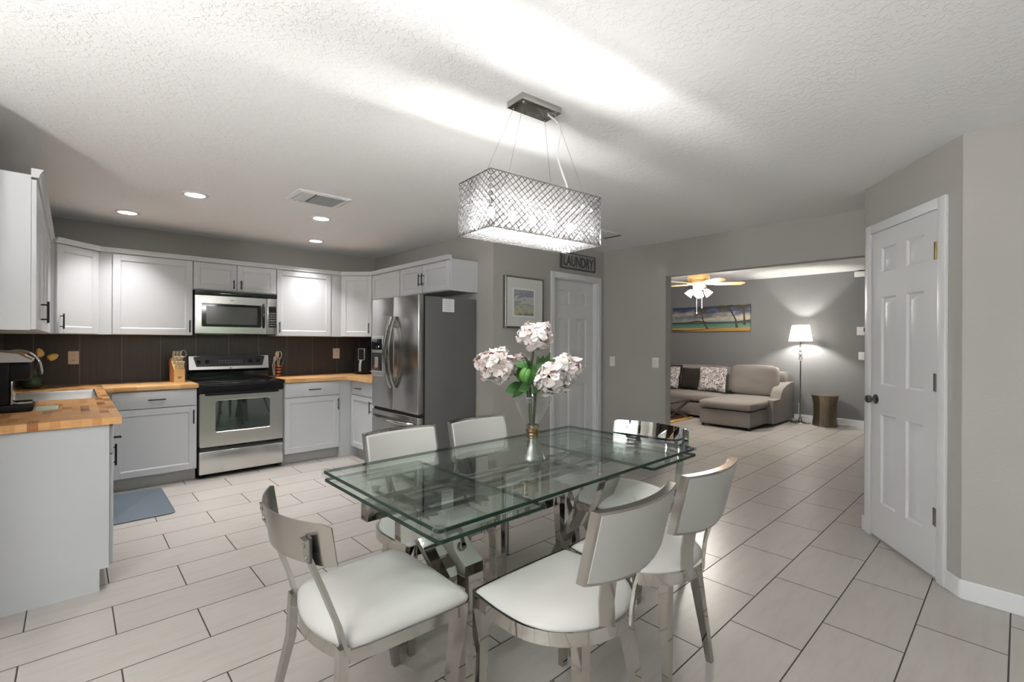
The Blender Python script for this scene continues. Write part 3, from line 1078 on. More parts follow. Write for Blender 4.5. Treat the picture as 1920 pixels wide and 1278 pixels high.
# ------------------------------------------------------------------ microwave
t = thing('microwave_oven', 'stainless over-the-range microwave mounted above the stove', 'microwave', (1.27, 5.75, 1.40))
MB().box(0.887, 1.650, 5.585, 5.928, 1.398, 1.832, 0.003).build('microwave_body', 'black_matte', t)
MB().box(0.889, 1.648, 5.550, 5.586, 1.790, 1.832, 0.006).build('vent_grille', 'black_gloss', t)
mb = MB()
x0, x1, z0, z1 = 0.889, 1.545, 1.400, 1.786
wx0, wx1, wz0, wz1 = 0.945, 1.488, 1.470, 1.705
mb.rings([rrect(x0, x1, z0, z1, 0.008, 5.586), rrect(x0, x1, z0, z1, 0.008, 5.554), rrect(x0 + 0.003, x1 - 0.003, z0 + 0.003, z1 - 0.003, 0.006, 5.550),
          rrect(wx0, wx1, wz0, wz1, 0.012, 5.549), rrect(wx0, wx1, wz0, wz1, 0.012, 5.556)], cap=False)
md = mb.build('door', 'stainless', t)
mb = MB()
mb.rings([rrect(wx0 - .001, wx1 + .001, wz0 - .001, wz1 + .001, 0.012, 5.5535), rrect(wx0 - .001, wx1 + .001, wz0 - .001, wz1 + .001, 0.012, 5.56)])
wd = mb.build('door_glass', 'black_gloss', md)
mb = MB()
mb.rings([rrect(0.985, 1.452, 1.497, 1.678, 0.006, 5.5528), rrect(0.985, 1.452, 1.497, 1.678, 0.006, 5.5534)])
mb.build('mesh_screen', 'screen_dark', wd)
MB().tube([(1.512, 5.548, 1.47), (1.508, 5.522, 1.50), (1.506, 5.515, 1.60), (1.508, 5.522, 1.69), (1.512, 5.548, 1.72)], 0.010, 10).build('door_handle', 'black_gloss', md)
MB().sphere((1.21, 5.549, 1.745), 0.018, sc=(1, 0.12, 0.35)).build('emblem', 'nickel', md)
mb = MB()
mb.box(1.547, 1.648, 5.550, 5.586, 1.400, 1.786, 0.004)
cp = mb.build('control_fascia', 'stainless', t)
mb = MB()
mb.box(1.560, 1.638, 5.547, 5.551, 1.475, 1.70, 0.002)
kp = mb.build('keypad', 'black_matte', cp)
mb = MB()
for i in range(4):
    for j in range(6):
        mb.box(1.567 + i * 0.017, 1.579 + i * 0.017, 5.5462, 5.5472, 1.487 + j * 0.026, 1.503 + j * 0.026, 0.001)
mb.build('keys', 'nickel', kp)
MB().box(1.568, 1.630, 5.5462, 5.5472, 1.655, 1.685).build('display', 'black_gloss', kp)
MB().box(0.95, 1.25, 5.62, 5.80, 1.392, 1.399).build('underside_filter', 'nickel', t)

# ------------------------------------------------------------------ fridge
FX = 2.315          # front of the doors
FY0, FY1 = 3.745, 4.650
t = thing('refrigerator', 'stainless french-door refrigerator with dark grey sides and a water dispenser', 'refrigerator', (2.65, 4.2, 0))
MB().box(2.39, 2.99, FY0 + 0.003, FY1 - 0.003, 0.02, 1.755, 0.004).build('fridge_body', 'fridge_side', t)
MF = fM(FX, FY1, '-x')  # x runs from the far side to the near side
WF = FY1 - FY0


def fdoor(x0, x1, z0, z1, name):
    mb = MB()
    mb.box(x0, x1, 0.0, 0.062, z0, z1, 0.012, M=MF, seg=3)
    return mb.build(name, 'fridge_steel', t)


dl = fdoor(0.0, WF / 2 - 0.003, 0.655, 1.772, 'door')
drr = fdoor(WF / 2 + 0.003, WF, 0.655, 1.772, 'door')
fz = fdoor(0.0, WF, 0.06, 0.630, 'freezer_drawer')
MB().box(0.004, WF - 0.004, 0.025, 0.075, 0.03, 1.765, M=MF).build('gasket', 'gap_black', t)
for s, par in ((-1, dl), (1, drr)):
    xc = WF / 2 + s * 0.045
    pts = []
    for k in range(17):
        u = -1 + 2 * k / 16
        pts.append(MF @ Vector((xc, -0.006 - 0.075 * (1 - u * u), 1.225 + 0.35 * u)))
    mb = MB()
    mb.tube(pts, [0.012] + [0.0145] * 15 + [0.012], 10)
    for u in (-0.72, 0.72):
        mb.tube([MF @ Vector((xc, 0.004, 1.225 + 0.35 * u)), MF @ Vector((xc, -0.006 - 0.072 * (1 - u * u), 1.225 + 0.35 * u))], 0.008, 8)
    mb.build('handle', 'chrome_soft', par)
pts = []
for k in range(17):
    u = -1 + 2 * k / 16
    pts.append(MF @ Vector((WF / 2 + 0.40 * u, -0.006 - 0.055 * (1 - u ** 4), 0.562)))
MB().tube(pts, 0.0145, 10).build('handle', 'chrome_soft', fz)
# dispenser
mb = MB()
mb.box(0.015, 0.275, -0.020, 0.005, 0.975, 1.385, 0.012, M=MF)
dp = mb.build('dispenser', 'silver_plastic', dl)
MB().box(0.035, 0.255, -0.024, -0.018, 1.245, 1.355, 0.003, M=MF).build('display', 'black_gloss', dp)
MB().box(0.035, 0.255, -0.0215, -0.019, 1.03, 1.215, 0.002, M=MF).build('recess', 'dark_nickel', dp)
mb = MB()
mb.box(0.11, 0.18, -0.03, -0.02, 1.06, 1.17, 0.006, M=MF)
mb.build('paddle', 'silver_plastic', dp)
MB().box(0.035, 0.255, -0.040, -0.018, 1.012, 1.024, 0.003, M=MF).build('drip_tray', 'silver_plastic', dp)
MB().box(0.19, 0.20, -0.0255, -0.0235, 1.272, 1.282, M=MF).build('indicator_light', 'led', dp)
mb = MB()
mb.sphere((0, 0, 0), 0.022, sc=(1, 0.12, 0.25), M=MF @ Matrix.Translation((0.70, -0.001, 1.70)))
mb.build('emblem', 'chrome_soft', drr)
MB().box(0.30, 0.302, 0.0, 0.001, 0.5, 0.5005, M=MF).build('hinge_cover', 'fridge_steel', fz)
for yy in (FY0 + 0.05, FY1 - 0.05):
    MB().lathe([(0.02, 0), (0.02, 0.03)], (2.45, yy, 0), 10).build('foot', 'rubber', t)
# note on the side
t = thing('paper_note', 'small white paper note stuck to the grey fridge side', 'note', (2.65, FY0, 1.68))
MB().box(2.580, 2.716, FY0 - 0.0015, FY0 + 0.002, 1.615, 1.740).build('sheet', 'paper', t)
mb = MB()
for i in range(5):
    mb.box(2.60, 2.69 - 0.012 * (i % 2), FY0 - 0.002, FY0 - 0.0014, 1.715 - i * 0.02, 1.7175 - i * 0.02)
mb.build('written_lines', 'ink', t)

# ------------------------------------------------------------------ things on the worktops
# coffee maker, side on
t = thing('coffee_maker', 'black single-serve coffee maker with silver lid at the left edge', 'coffee maker', (-0.30, 3.97, ZT), 0)
MB().box(-0.405, -0.16, 3.87, 4.08, ZT, ZT + 0.045, 0.012).build('base', 'black_matte', t)
MB().box(-0.405, -0.255, 3.87, 4.08, ZT + 0.045, 1.205, 0.01).build('water_column', 'black_matte', t)
MB().box(-0.30, -0.172, 3.885, 4.065, 1.10, 1.206, 0.02).build('brew_head', 'black_matte', t)
mb = MB()
prof = [(-0.405, 1.206), (-0.168, 1.206), (-0.163, 1.222), (-0.20, 1.247), (-0.27, 1.262), (-0.405, 1.262)]
mb.rings([[(x, y, z) for x, z in prof] for y in (3.872, 4.078)])
mb.build('lid', 'silver_plastic', t)
mb = MB()
mb.tube([(-0.40, 3.868, 1.245), (-0.30, 3.866, 1.272), (-0.22, 3.866, 1.262), (-0.165, 3.868, 1.225)], 0.008, 8)
mb.build('lid_handle', 'chrome_soft', t)
MB().box(-0.252, -0.243, 3.875, 4.075, ZT + 0.045, 1.10, 0.002).build('steel_trim', 'chrome_soft', t)
MB().box(-0.245, -0.168, 3.89, 4.06, ZT + 0.045, ZT + 0.052, 0.002).build('drip_tray', 'chrome_soft', t)
tag(MB().box(-0.155, -0.06, 3.86, 4.10, ZT, ZT + 0.006, 0.002).build('counter_mat', 'pale_green'), 'small pale green rectangular mat lying on the worktop by the coffee maker', 'mat')

# green jug with tulips
JC = Vector((-0.245, 5.66, ZT))
t = thing('ceramic_jug', 'dark green glazed ceramic jug behind the sink corner, holding yellow tulips', 'jug', JC)
MB().lathe([(0.045, 0), (0.066, 0.014), (0.076, 0.040), (0.072, 0.068), (0.050, 0.096), (0.036, 0.112), (0.034, 0.145), (0.041, 0.158), (0.036, 0.157), (0.029, 0.145), (0.028, 0.1)], JC, 28).build('jug_body', 'green_ceramic', t)
MB().tube([JC + Vector(p) for p in ((0.036, 0, 0.148), (0.062, 0, 0.150), (0.072, 0, 0.125), (0.066, 0, 0.098))], 0.006, 8).build('handle', 'green_ceramic', t)
for i, (dx, dz, tilt) in enumerate(((0.052, 0.270, -0.1), (0.100, 0.250, 0.6), (-0.045, 0.270, -0.4))):
    lab = ('yellow tulip upright in the green jug', 'yellow tulip leaning right out of the green jug', 'yellow tulip leaning left, mostly hidden behind the coffee maker lid')[i]
    tt = thing('yellow_tulip', lab, 'flower', JC + Vector((0, 0, 0.15)), 0, 'yellow tulips')
    top = JC + Vector((dx, -0.03, dz))
    MB().tube([JC + Vector((0, 0, 0.06)), JC + Vector((dx * 0.3, -0.01, 0.17)), top], 0.003, 6).build('stem', 'stem', tt)
    Mx = Matrix.Translation(top) @ Matrix.Rotation(tilt * 1.8, 4, 'Y')
    MB().lathe([(0.004, -0.008), (0.023, 0.004), (0.028, 0.024), (0.022, 0.050), (0.007, 0.068), (0, 0.069)], (0, 0, 0), 12, M=Mx, flute=lambda k: 0.08 * (k % 4 == 0)).build('blossom', 'tulip', tt)

# knife block
Mk = Matrix.Translation((0.765, 5.66, ZT)) @ Matrix.Rotation(R(8), 4, 'Z')
t = thing('knife_block', 'slanted wooden knife block full of cream handled knives, left of the stove', 'knife block', (0.765, 5.66, ZT), R(8))
mb = MB()
prof = [(-0.06, 0.0), (0.075, 0.0), (0.105, 0.215), (0.055, 0.235), (-0.06, 0.125)]
mb.rings([[(x, y, z) for y, z in prof] for x in (-0.045, 0.045)], M=Mk)
o = mb.build('wooden_block', ['block_wood', 'block_wood_side'], t, smooth=False)
for p in o.data.polygons:
    n = p.normal
    if abs(n.x) > 0.7:
        p.material_index = 1
mb = MB()
mb.box(-0.02, 0.02, -0.0612, -0.0595, 0.048, 0.054, M=Mk)
mb.box(-0.012, 0.012, -0.0612, -0.0595, 0.036, 0.040, M=Mk)
mb.build('stamp', 'dark_wood', t)
up = Vector((0, -0.42, 0.91)).normalized()
idx = 0
for r_ in range(3):
    for c_ in range(3):
        base = Vector((-0.028 + c_ * 0.028, -0.045 + r_ * 0.045, 0.135 + r_ * 0.040))
        p0 = base
        p1 = base + up * (0.075 + 0.01 * r_)
        rows = ('front row', 'middle row', 'back row')
        cols = ('left', 'centre', 'right')
        k = thing('kitchen_knife', 'cream handled knife in the wooden block, %s, %s slot' % (rows[r_], cols[c_]), 'knife', Mk @ base, 0, 'knives in the wooden block')
        MB().bar([Mk @ (p0 - up * 0.03), Mk @ (p0 + up * 0.004)], (0, 1, 0.4), 0.016, 0.003).build('blade', 'chrome_soft', k)
        MB().bar([Mk @ p0, Mk @ (p0 + up * 0.02), Mk @ (p0 + up * 0.055), Mk @ p1], Mk.to_3x3() @ Vector((1, 0, 0)), [0.016, 0.019, 0.017, 0.021], [0.013, 0.015, 0.014, 0.016]).build('handle', 'knife_handle', k)
sc = thing('kitchen_scissors', 'grey looped kitchen scissors in the right side of the knife block', 'scissors', Mk @ Vector((0.04, 0.03, 0.2)))
pts = [Mk @ (Vector((0.055, 0.02, 0.275)) + Vector((0.024 * math.cos(a), 0.0, 0.036 * math.sin(a)))) for a in [2 * PI * k / 16 for k in range(17)]]
mb = MB()
mb.tube(pts, 0.0045, 6, cap=False)
mb.tube([Mk @ Vector((0.042, 0.02, 0.20)), Mk @ Vector((0.046, 0.02, 0.245))], 0.005, 6)
mb.build('loop_handle', 'silver_plastic', sc)

# utensils in a copper holder
UC = Vector((1.735, 5.80, ZT))
t = thing('utensil_holder', 'small striped copper holder right of the stove, filled with utensils', 'utensil holder', UC)
mb = MB()
mb.lathe([(0.036, 0), (0.038, 0.005), (0.038, 0.12), (0.034, 0.12), (0.034, 0.01), (0, 0.01)], UC, 20)
mb.build('cup', 'copper', t)
for zz in (0.03, 0.065, 0.095):
    MB().lathe([(0.0385, zz), (0.0392, zz + 0.003), (0.0392, zz + 0.011), (0.0385, zz + 0.014)], UC, 20, cap=False).build('dark_band', 'black_matte', t)
specs = (('serving_tongs', 'pale beige tongs hanging over the left rim of the copper holder', (-0.060, -0.015), 0.235, 'tongs'),
         ('wooden_spoon', 'beige spoon with a rounded head standing in the copper holder', (-0.012, 0.0), 0.285, 'spoon'),
         ('slotted_spoon', 'grey beige slotted spoon with an open oval head in the copper holder', (0.02, 0.01), 0.275, 'spoon'),
         ('turner_spatula', 'dark grey turner leaning right out of the copper holder', (0.10, 0.015), 0.30, 'spatula'))
for nm, lab, (dx, dy), hz, cat in specs:
    u = thing(nm, lab, cat, UC + Vector((0, 0, 0.02)), 0, 'utensils in the copper holder')
    b0 = UC + Vector((dx * 0.15, dy, 0.02))
    tp = UC + Vector((dx, dy, hz))
    md_ = b0.lerp(tp, 0.62)
    mm = 'utensil_beige' if nm != 'turner_spatula' else 'dark_nickel'
    if nm == 'serving_tongs':
        mb = MB()
        for s in (-1, 1):
            mb.bar([UC + Vector((-0.048 + s * 0.006, -0.02, 0.012)), UC + Vector((-0.054 + s * 0.010, -0.02, 0.13)), tp + Vector((0.015, 0, -0.02)), tp + Vector((0.02, 0, 0))], (0, 1, 0), 0.014, 0.006)
        mb.build('arms', mm, u)
        MB().sphere(tp + Vector((0.018, 0, -0.03)), 0.022, sc=(0.8, 0.5, 1.4)).build('head', mm, u)
    else:
        MB().tube([b0, md_], 0.005, 8).build('handle', mm, u)
        if nm == 'slotted_spoon':
            ring = [tp + Vector((0.020 * math.cos(a), 0, -0.03 + 0.042 * math.sin(a))) for a in [2 * PI * k / 16 for k in range(17)]]
            mb = MB()
            mb.tube(ring, 0.006, 6, cap=False)
            mb.tube([md_, tp + Vector((0, 0, -0.07))], 0.005, 6)
            mb.build('head', mm, u)
        elif nm == 'turner_spatula':
            MB().bar([md_, tp.lerp(md_, 0.6), tp.lerp(md_, 0.5), tp], (0.9, 0, -0.3), [0.010, 0.014, 0.045, 0.055], 0.004).build('head', mm, u)
        else:
            mb = MB()
            mb.tube([md_, tp + Vector((0, 0, -0.05))], 0.006, 6)
            mb.sphere(tp + Vector((0, 0, -0.03)), 0.026, sc=(0.85, 0.4, 1.35))
            mb.build('head', mm, u)

# black countertop fryer in the corner
AC_ = Vector((2.70, 5.60, ZT))
t = thing('air_fryer', 'black countertop air fryer with silver framed panel in the dark corner', 'air fryer', AC_, R(-45))
Ma = FR[t.name]
mb = MB()
prof = [(0.115, 0.0), (0.135, 0.02), (0.14, 0.12), (0.135, 0.26), (0.11, 0.325), (0.05, 0.345), (0, 0.347)]
mb.lathe(prof, n=28, M=Ma)
mb.build('fryer_body', 'black_matte', t)
mb = MB()
mb.rings([rrect(-0.040, 0.040, 0.175, 0.318, 0.006, -0.150), rrect(-0.034, 0.034, 0.181, 0.312, 0.006, -0.152), rrect(-0.034, 0.034, 0.181, 0.312, 0.006, -0.146), rrect(-0.040, 0.040, 0.175, 0.318, 0.006, -0.10)], cap=False, M=Ma)
mb.build('silver_frame', 'silver_plastic', t)
mb = MB()
mb.rings([rrect(-0.034, 0.034, 0.181, 0.312, 0.006, -0.149), rrect(-0.034, 0.034, 0.181, 0.312, 0.006, -0.12)], M=Ma)
mb.build('touch_panel', 'panel_dark', t)
mb = MB()
mb.bar([(0.0, -0.12, 0.16), (0, -0.165, 0.165), (0, -0.185, 0.12), (0, -0.19, 0.04)], (1, 0, 0), 0.028, 0.016, M=Ma)
mb.build('basket_handle', 'silver_plastic', t)

# dark mat on the floor by the sink
t = thing('floor_mat', 'slate blue anti-fatigue mat on the floor in front of the sink', 'mat', (0.37, 4.85, 0))
mb = MB()


def rr2(x0, x1, y0, y1, r, z, n=4):
    return [(p[0], p[2], z) for p in rrect(x0, x1, y0, y1, r, 0, n)]


mb.rings([rr2(0.165, 0.595, 4.44, 5.27, 0.04, 0.001), rr2(0.165, 0.595, 4.44, 5.27, 0.04, 0.008), rr2(0.175, 0.585, 4.45, 5.26, 0.035, 0.014)])
mb.build('pad', 'mat_slate', t)

# ------------------------------------------------------------------ picture, sign, switches
t = thing('framed_picture', 'silver framed abstract seascape print hanging left of the laundry door', 'picture', (3.39, YP, 1.73))
x0, x1, z0, z1 = 3.125, 3.672, 1.472, 1.992
mb = MB()
yf = YP - 0.045
ring = lambda q, y: [(x0 + q, y, z0 + q), (x1 - q, y, z0 + q), (x1 - q, y, z1 - q), (x0 + q, y, z1 - q)]
mb.rings([ring(0, YP - 0.001), ring(0, yf + 0.004), ring(0.004, yf), ring(0.014, yf), ring(0.016, yf + 0.012)], cap=False)
mb.build('frame', 'frame_silver', t, smooth=False)
mb = MB()
mb.box(x0 + 0.014, x1 - 0.014, yf + 0.010, yf + 0.014, z0 + 0.014, z1 - 0.014)
mt = mb.build('matboard', 'matboard', t)
MB().box(3.225, 3.545, yf + 0.0088, yf + 0.0102, 1.585, 1.875).build('mat_bevel', 'plate_white', mt)
MB().box(3.245, 3.525, yf + 0.0078, yf + 0.009, 1.60, 1.86).build('print', 'seascape_paint', mt)

t = thing('laundry_sign', 'grey corrugated metal LAUNDRY sign above the laundry door', 'sign', (4.27, YP, 2.25))
x0, x1, z0, z1 = 3.972, 4.582, 2.158, 2.342
mb = MB()
n = 60
front = []
for i in range(n + 1):
    x = x0 + 0.01 + (x1 - x0 - 0.02) * i / n
    front.append((x, YP - 0.020 - (0.003 if i % 2 else 0)))
mb.rings([[(x, y, z) for x, y in front] + [(x1 - 0.01, YP - 0.004, z), (x0 + 0.01, YP - 0.004, z)] for z in (z0 + 0.01, z1 - 0.01)])
mb.build('corrugated_panel', 'sign_grey', t, smooth=False)
mb = MB()
mb.box(x0, x0 + 0.016, YP - 0.03, YP, z0, z1, 0.002)
mb.box(x1 - 0.016, x1, YP - 0.03, YP, z0, z1, 0.002)
mb.box(x0 + 0.016, x1 - 0.016, YP - 0.03, YP, z0, z0 + 0.016, 0.002)
mb.box(x0 + 0.016, x1 - 0.016, YP - 0.03, YP, z1 - 0.012, z1, 0.002)
mb.build('rim', 'frame_edge', t)


def text_mesh(name, body, h, w, loc, rot, m, parent, depth=0.004):
    cu = bpy.data.curves.new(name, 'FONT')
    cu.body = body
    cu.size = 1.0
    cu.extrude = 0.01
    cu.offset = 0.012
    tmp = bpy.data.objects.new('tmp_text', cu)
    COL.objects.link(tmp)
    bpy.context.view_layer.update()
    me = bpy.data.meshes.new_from_object(tmp)
    bpy.data.objects.remove(tmp)
    xs = [v.co.x for v in me.vertices]
    ys = [v.co.y for v in me.vertices]
    M = Matrix.Translation(loc) @ rot
    for v in me.vertices:
        p = Vector(((v.co.x - min(xs)) / (max(xs) - min(xs)) * w, (v.co.y - min(ys)) / (max(ys) - min(ys)) * h, v.co.z / 0.02 * depth))
        v.co = M @ p
    me.transform(frame_of(parent).inverted())
    me.materials.append(MATS[m])
    me.name = name
    o = bpy.data.objects.new(name, me)
    COL.objects.link(o)
    o.parent = parent
    return o


text_mesh('lettering', 'LAUNDRY', 0.118, 0.535, (4.010, YP - 0.026, 2.190), Matrix.Rotation(R(90), 4, 'X'), 'sign_dark', t)


def plate(name, label, cat, M, w, h, kind='rocker'):
    t = thing(name, label, cat, M @ Vector((0, 0, 0)), M.to_euler().z)
    MB().box(-w / 2, w / 2, -0.006, 0, -h / 2, h / 2, 0.002, M=M).build('cover_plate', 'plate_white', t)
    MB().box(-0.016, 0.016, -0.010, -0.005, -0.033, 0.033, 0.002, M=M).build('rocker', 'trim_white', t)
    return t


plate('light_switch', 'white light switch plate beside the laundry door corner', 'light switch', Matrix.Translation((XO, 3.36, 1.10)) @ Matrix.Rotation(-PI / 2, 4, 'Z'), 0.072, 0.115)
plate('light_switch', 'white light switch plate near the edge of the living room opening', 'light switch', Matrix.Translation((XO, 2.785, 1.105)) @ Matrix.Rotation(-PI / 2, 4, 'Z'), 0.080, 0.115)
plate('light_switch', 'white switch plate on the grey living room wall below the thermostat', 'light switch', Matrix.Translation((9.2, 1.705, 1.127)) @ Matrix.Rotation(-PI / 2, 4, 'Z'), 0.12, 0.125)
t = thing('thermostat', 'small white thermostat on the grey living room wall, above the switch', 'thermostat', (9.2, 1.70, 1.52), -PI / 2)
MB().box(9.172, 9.2, 1.615, 1.785, 1.455, 1.590, 0.006).build('case', 'plate_white', t)
MB().box(9.170, 9.173, 1.63, 1.695, 1.51, 1.575).build('display', 'panel_dark', t)
t = thing('wall_chime_box', 'white box mounted high on the living room wall under its ceiling', 'chime box', (9.2, 1.70, 2.43), -PI / 2)
MB().box(9.13, 9.2, 1.55, 1.812, 2.385, 2.468, 0.004).build('case', 'plate_white', t)
MB().box(9.135, 9.2, 1.56, 1.76, 2.47, 2.482).build('top_slot', 'gap_black', t)

# ------------------------------------------------------------------ ceiling lights, vents
for (x, y), lab in zip(((0.683, 4.275), (0.350, 5.277), (1.647, 4.312), (1.977, 5.326)),
                       ('round recessed ceiling light nearest the camera, left of the ceiling vent',
                        'round recessed ceiling light over the worktop at the far left',
                        'round recessed ceiling light just behind the ceiling vent',
                        'round recessed ceiling light farthest back, near the fridge corner')):
    t = thing('recessed_light', lab, 'ceiling light', (x, y, ZC), 0, 'recessed ceiling lights')
    MB().lathe([(0.088, 0.0), (0.088, -0.004), (0.070, -0.008), (0.064, -0.004), (0.064, 0.0)], (x, y, ZC), 32, cap=False).build('trim_ring', 'trim_white', t)
    MB().lathe([(0.066, -0.002), (0.066, -0.004), (0, -0.0045)], (x, y, ZC), 32).build('lens', 'downlight_glow', t)
    ld = bpy.data.lights.new('downlight_lamp', 'AREA')
    ld.shape = 'DISK'
    ld.size = 0.12
    ld.energy = 4.0
    ld.color = (1.0, 0.98, 0.95)
    ld.spread = R(88)
    lo_ = bpy.data.objects.new('downlight_lamp', ld)
    lo_.location = (0, 0, -0.006)
    lo_.parent = t
    COL.objects.link(lo_)
t = thing('ceiling_vent', 'white louvred air vent in the kitchen ceiling between the recessed lights', 'vent', (1.40, 3.73, ZC))
x0, x1, y0, y1 = 1.205, 1.60, 3.565, 3.895
mb = MB()
ring = lambda q, z: [(x0 + q, y0 + q, z), (x1 - q, y0 + q, z), (x1 - q, y1 - q, z), (x0 + q, y1 - q, z)]
mb.rings([ring(0, ZC), ring(0.002, ZC - 0.006), ring(0.022, ZC - 0.014), ring(0.034, ZC - 0.012), ring(0.036, ZC - 0.002)], cap=False)
mb.build('frame', 'trim_white', t, smooth=False)
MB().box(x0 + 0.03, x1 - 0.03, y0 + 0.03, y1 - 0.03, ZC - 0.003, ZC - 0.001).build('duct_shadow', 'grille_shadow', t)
mb = MB()
for i in range(9):
    yy = y0 + 0.045 + i * 0.030
    mb.bar([(x0 + 0.14, yy, ZC - 0.009), (x1 - 0.036, yy, ZC - 0.009)], (0, 0.8, 0.6), 0.022, 0.0015)
for i in range(4):
    xx = x0 + 0.048 + i * 0.024
    mb.bar([(xx, y0 + 0.036, ZC - 0.009), (xx, y1 - 0.036, ZC - 0.009)], (0.8, 0, -0.6), 0.018, 0.0015)
mb.build('louvres', 'trim_white', t, smooth=False)
t = thing('attic_hatch', 'thin flat white panel in the ceiling, mostly hidden behind the chandelier', 'hatch', (3.9, 3.0, ZC))
MB().box(3.72, 4.12, 2.79, 3.25, ZC - 0.012, ZC, 0.003).build('panel', 'trim_white', t)
MB().box(4.105, 4.125, 2.80, 3.0, ZC - 0.016, ZC - 0.011).build('slot', 'grille_shadow', t)

# ------------------------------------------------------------------ chandelier
CH = (1.5525, 1.532)
CR = R(-6.0)
CW, CD, CZ0, CZ1 = 0.64, 0.245, 1.800, 2.030
t = thing('crystal_chandelier', 'rectangular crystal lattice chandelier hanging over the glass table', 'chandelier', (CH[0], CH[1], CZ0), CR)
MH = Matrix.Translation((CH[0], CH[1], 0)) @ Matrix.Rotation(CR, 4, 'Z')
mb = MB()
mb.box(-0.118, 0.118, -0.058, 0.058, ZC - 0.030, ZC, 0.003, M=MH @ Matrix.Translation((0.02, 0.015, 0)))
cn = mb.build('canopy', 'chrome_soft', t)
for sx in (-1, 1):
    for sy in (-1, 1):
        MB().sphere((0.02 + sx * 0.095, 0.015 + sy * 0.038, ZC - 0.032), 0.005, seg=8, M=MH).build('screw', 'chrome', cn)
        MB().tube([MH @ Vector((0.02 + sx * 0.095, 0.015 + sy * 0.038, ZC - 0.03)), MH @ Vector((sx * 0.22, sy * 0.11, CZ1))], 0.0009, 5).build('suspension_wire', 'chrome_soft', t)
pts = [(0.09, 0.0, ZC - 0.032), (0.13, 0.0, ZC - 0.045), (0.165, 0.0, ZC - 0.07), (0.16, 0.0, 2.30), (0.150, 0.0, 2.23), (0.185, 0.0, 2.15), (0.215, 0.0, 2.09), (0.205, 0.0, 2.0), (0.15, 0, 1.962)]
cur = []
for i in range(len(pts) - 1):
    p = [Vector(pts[max(0, min(len(pts) - 1, i + k))]) for k in (-1, 0, 1, 2)]
    for s in range(5):
        u = s / 5
        cur.append(MH @ (0.5 * ((2 * p[1]) + (-p[0] + p[2]) * u + (2 * p[0] - 5 * p[1] + 4 * p[2] - p[3]) * u * u + (-p[0] + 3 * p[1] - 3 * p[2] + p[3]) * u ** 3)))
cur.append(MH @ Vector(pts[-1]))
MB().tube(cur, 0.0042, 6).build('power_cord', 'plate_white', t)
# frame edges
mb = MB()
hw, hd = CW / 2, CD / 2
for z in (CZ0, CZ1):
    for a, b in (((-hw, -hd), (hw, -hd)), ((hw, -hd), (hw, hd)), ((hw, hd), (-hw, hd)), ((-hw, hd), (-hw, -hd))):
        mb.tube([MH @ Vector((a[0], a[1], z)), MH @ Vector((b[0], b[1], z))], 0.0028, 6)
for sx in (-1, 1):
    for sy in (-1, 1):
        mb.tube([MH @ Vector((sx * hw, sy * hd, CZ0)), MH @ Vector((sx * hw, sy * hd, CZ1))], 0.0022, 6)
mb.build('frame', 'chrome_soft', t)
# central lamp bar and bulbs
MB().box(-0.27, 0.27, -0.020, 0.020, 1.945, 1.965, 0.003, M=MH).build('lamp_bar', 'chrome_soft', t)
mb = MB()
for sx in (-1, 1):
    mb.box(sx * 0.27 - 0.004, sx * 0.27 + 0.004, -hd, hd, 1.951, 1.959, M=MH)
    for sy in (-1, 1):
        mb.tube([MH @ Vector((sx * 0.27, sy * hd * 0.98, 1.955)), MH @ Vector((sx * 0.22, sy * 0.11, CZ1))], 0.002, 6)
mb.build('cross_brackets', 'chrome_soft', t)
for i in range(5):
    bx = -0.232 + i * 0.116
    sk = MB().lathe([(0.011, 0), (0.013, 0.004), (0.013, 0.030), (0.009, 0.034)], (bx, 0, 1.913), 12, M=MH).build('bulb_socket', 'chrome_soft', t)
    MB().lathe([(0, 0), (0.010, 0.004), (0.0155, 0.018), (0.0145, 0.032), (0.007, 0.044)], (bx, 0, 1.869), 10, M=MH).build('bulb', 'bulb_glow', sk)


def lattice_face(W_, H_, nx, nz, M):
    """diamond wire lattice in the local xz plane; returns wires and diamond centres"""
    mb = MB()
    dx, dz = W_ / nx, H_ / nz
    segs = []
    # rising and falling diagonals clipped to the rectangle
    for s in (1, -1):
        for k in range(-nz, nx + nz):
            # line through (k*dx, 0) rising with slope dz/dx * s
            x_a, z_a = k * dx, 0.0
            pts = []
            for j in range(nz + 1):
                xx = x_a + s * j * dx
                if -1e-6 <= xx <= W_ + 1e-6:
                    pts.append((xx, j * dz))
            if len(pts) >= 2:
                segs.append((pts[0], pts[-1]))
    for a, b in segs:
        mb.tube([M @ Vector((a[0] - W_ / 2, 0, a[1])), M @ Vector((b[0] - W_ / 2, 0, b[1]))], 0.0020, 4, cap=False)
    cs = []
    for i in range(nx + 1):
        for j in range(nz):
            cs.append((i * dx - W_ / 2, (j + 0.5) * dz) if 0 < i < nx else None)
    for i in range(nx):
        for j in range(1, nz):
            cs.append(((i + 0.5) * dx - W_ / 2, j * dz))
    return mb, [M @ Vector((c_[0], 0, c_[1])) for c_ in cs if c_]


faces = [(CW, 20, MH @ Matrix.Translation((0, -hd, CZ0))), (CW, 20, MH @ Matrix.Translation((0, hd, CZ0))),
         (CD, 8, MH @ Matrix.Translation((-hw, 0, CZ0)) @ Matrix.Rotation(R(90), 4, 'Z')), (CD, 8, MH @ Matrix.Translation((hw, 0, CZ0)) @ Matrix.Rotation(R(90), 4, 'Z'))]
cr_me = None
first = []
rest = []
for fi, (w_, nx, Mx) in enumerate(faces):
    # half-step lattice: every node of one diagonal set
    mbx, cs = lattice_face(w_, CZ1 - CZ0, nx, 8, Mx)
    mbx.build('wire_lattice', 'wire_dark', t)
    if fi == 0:
        first += cs[:100]
        rest += cs[100:]
    else:
        rest += cs


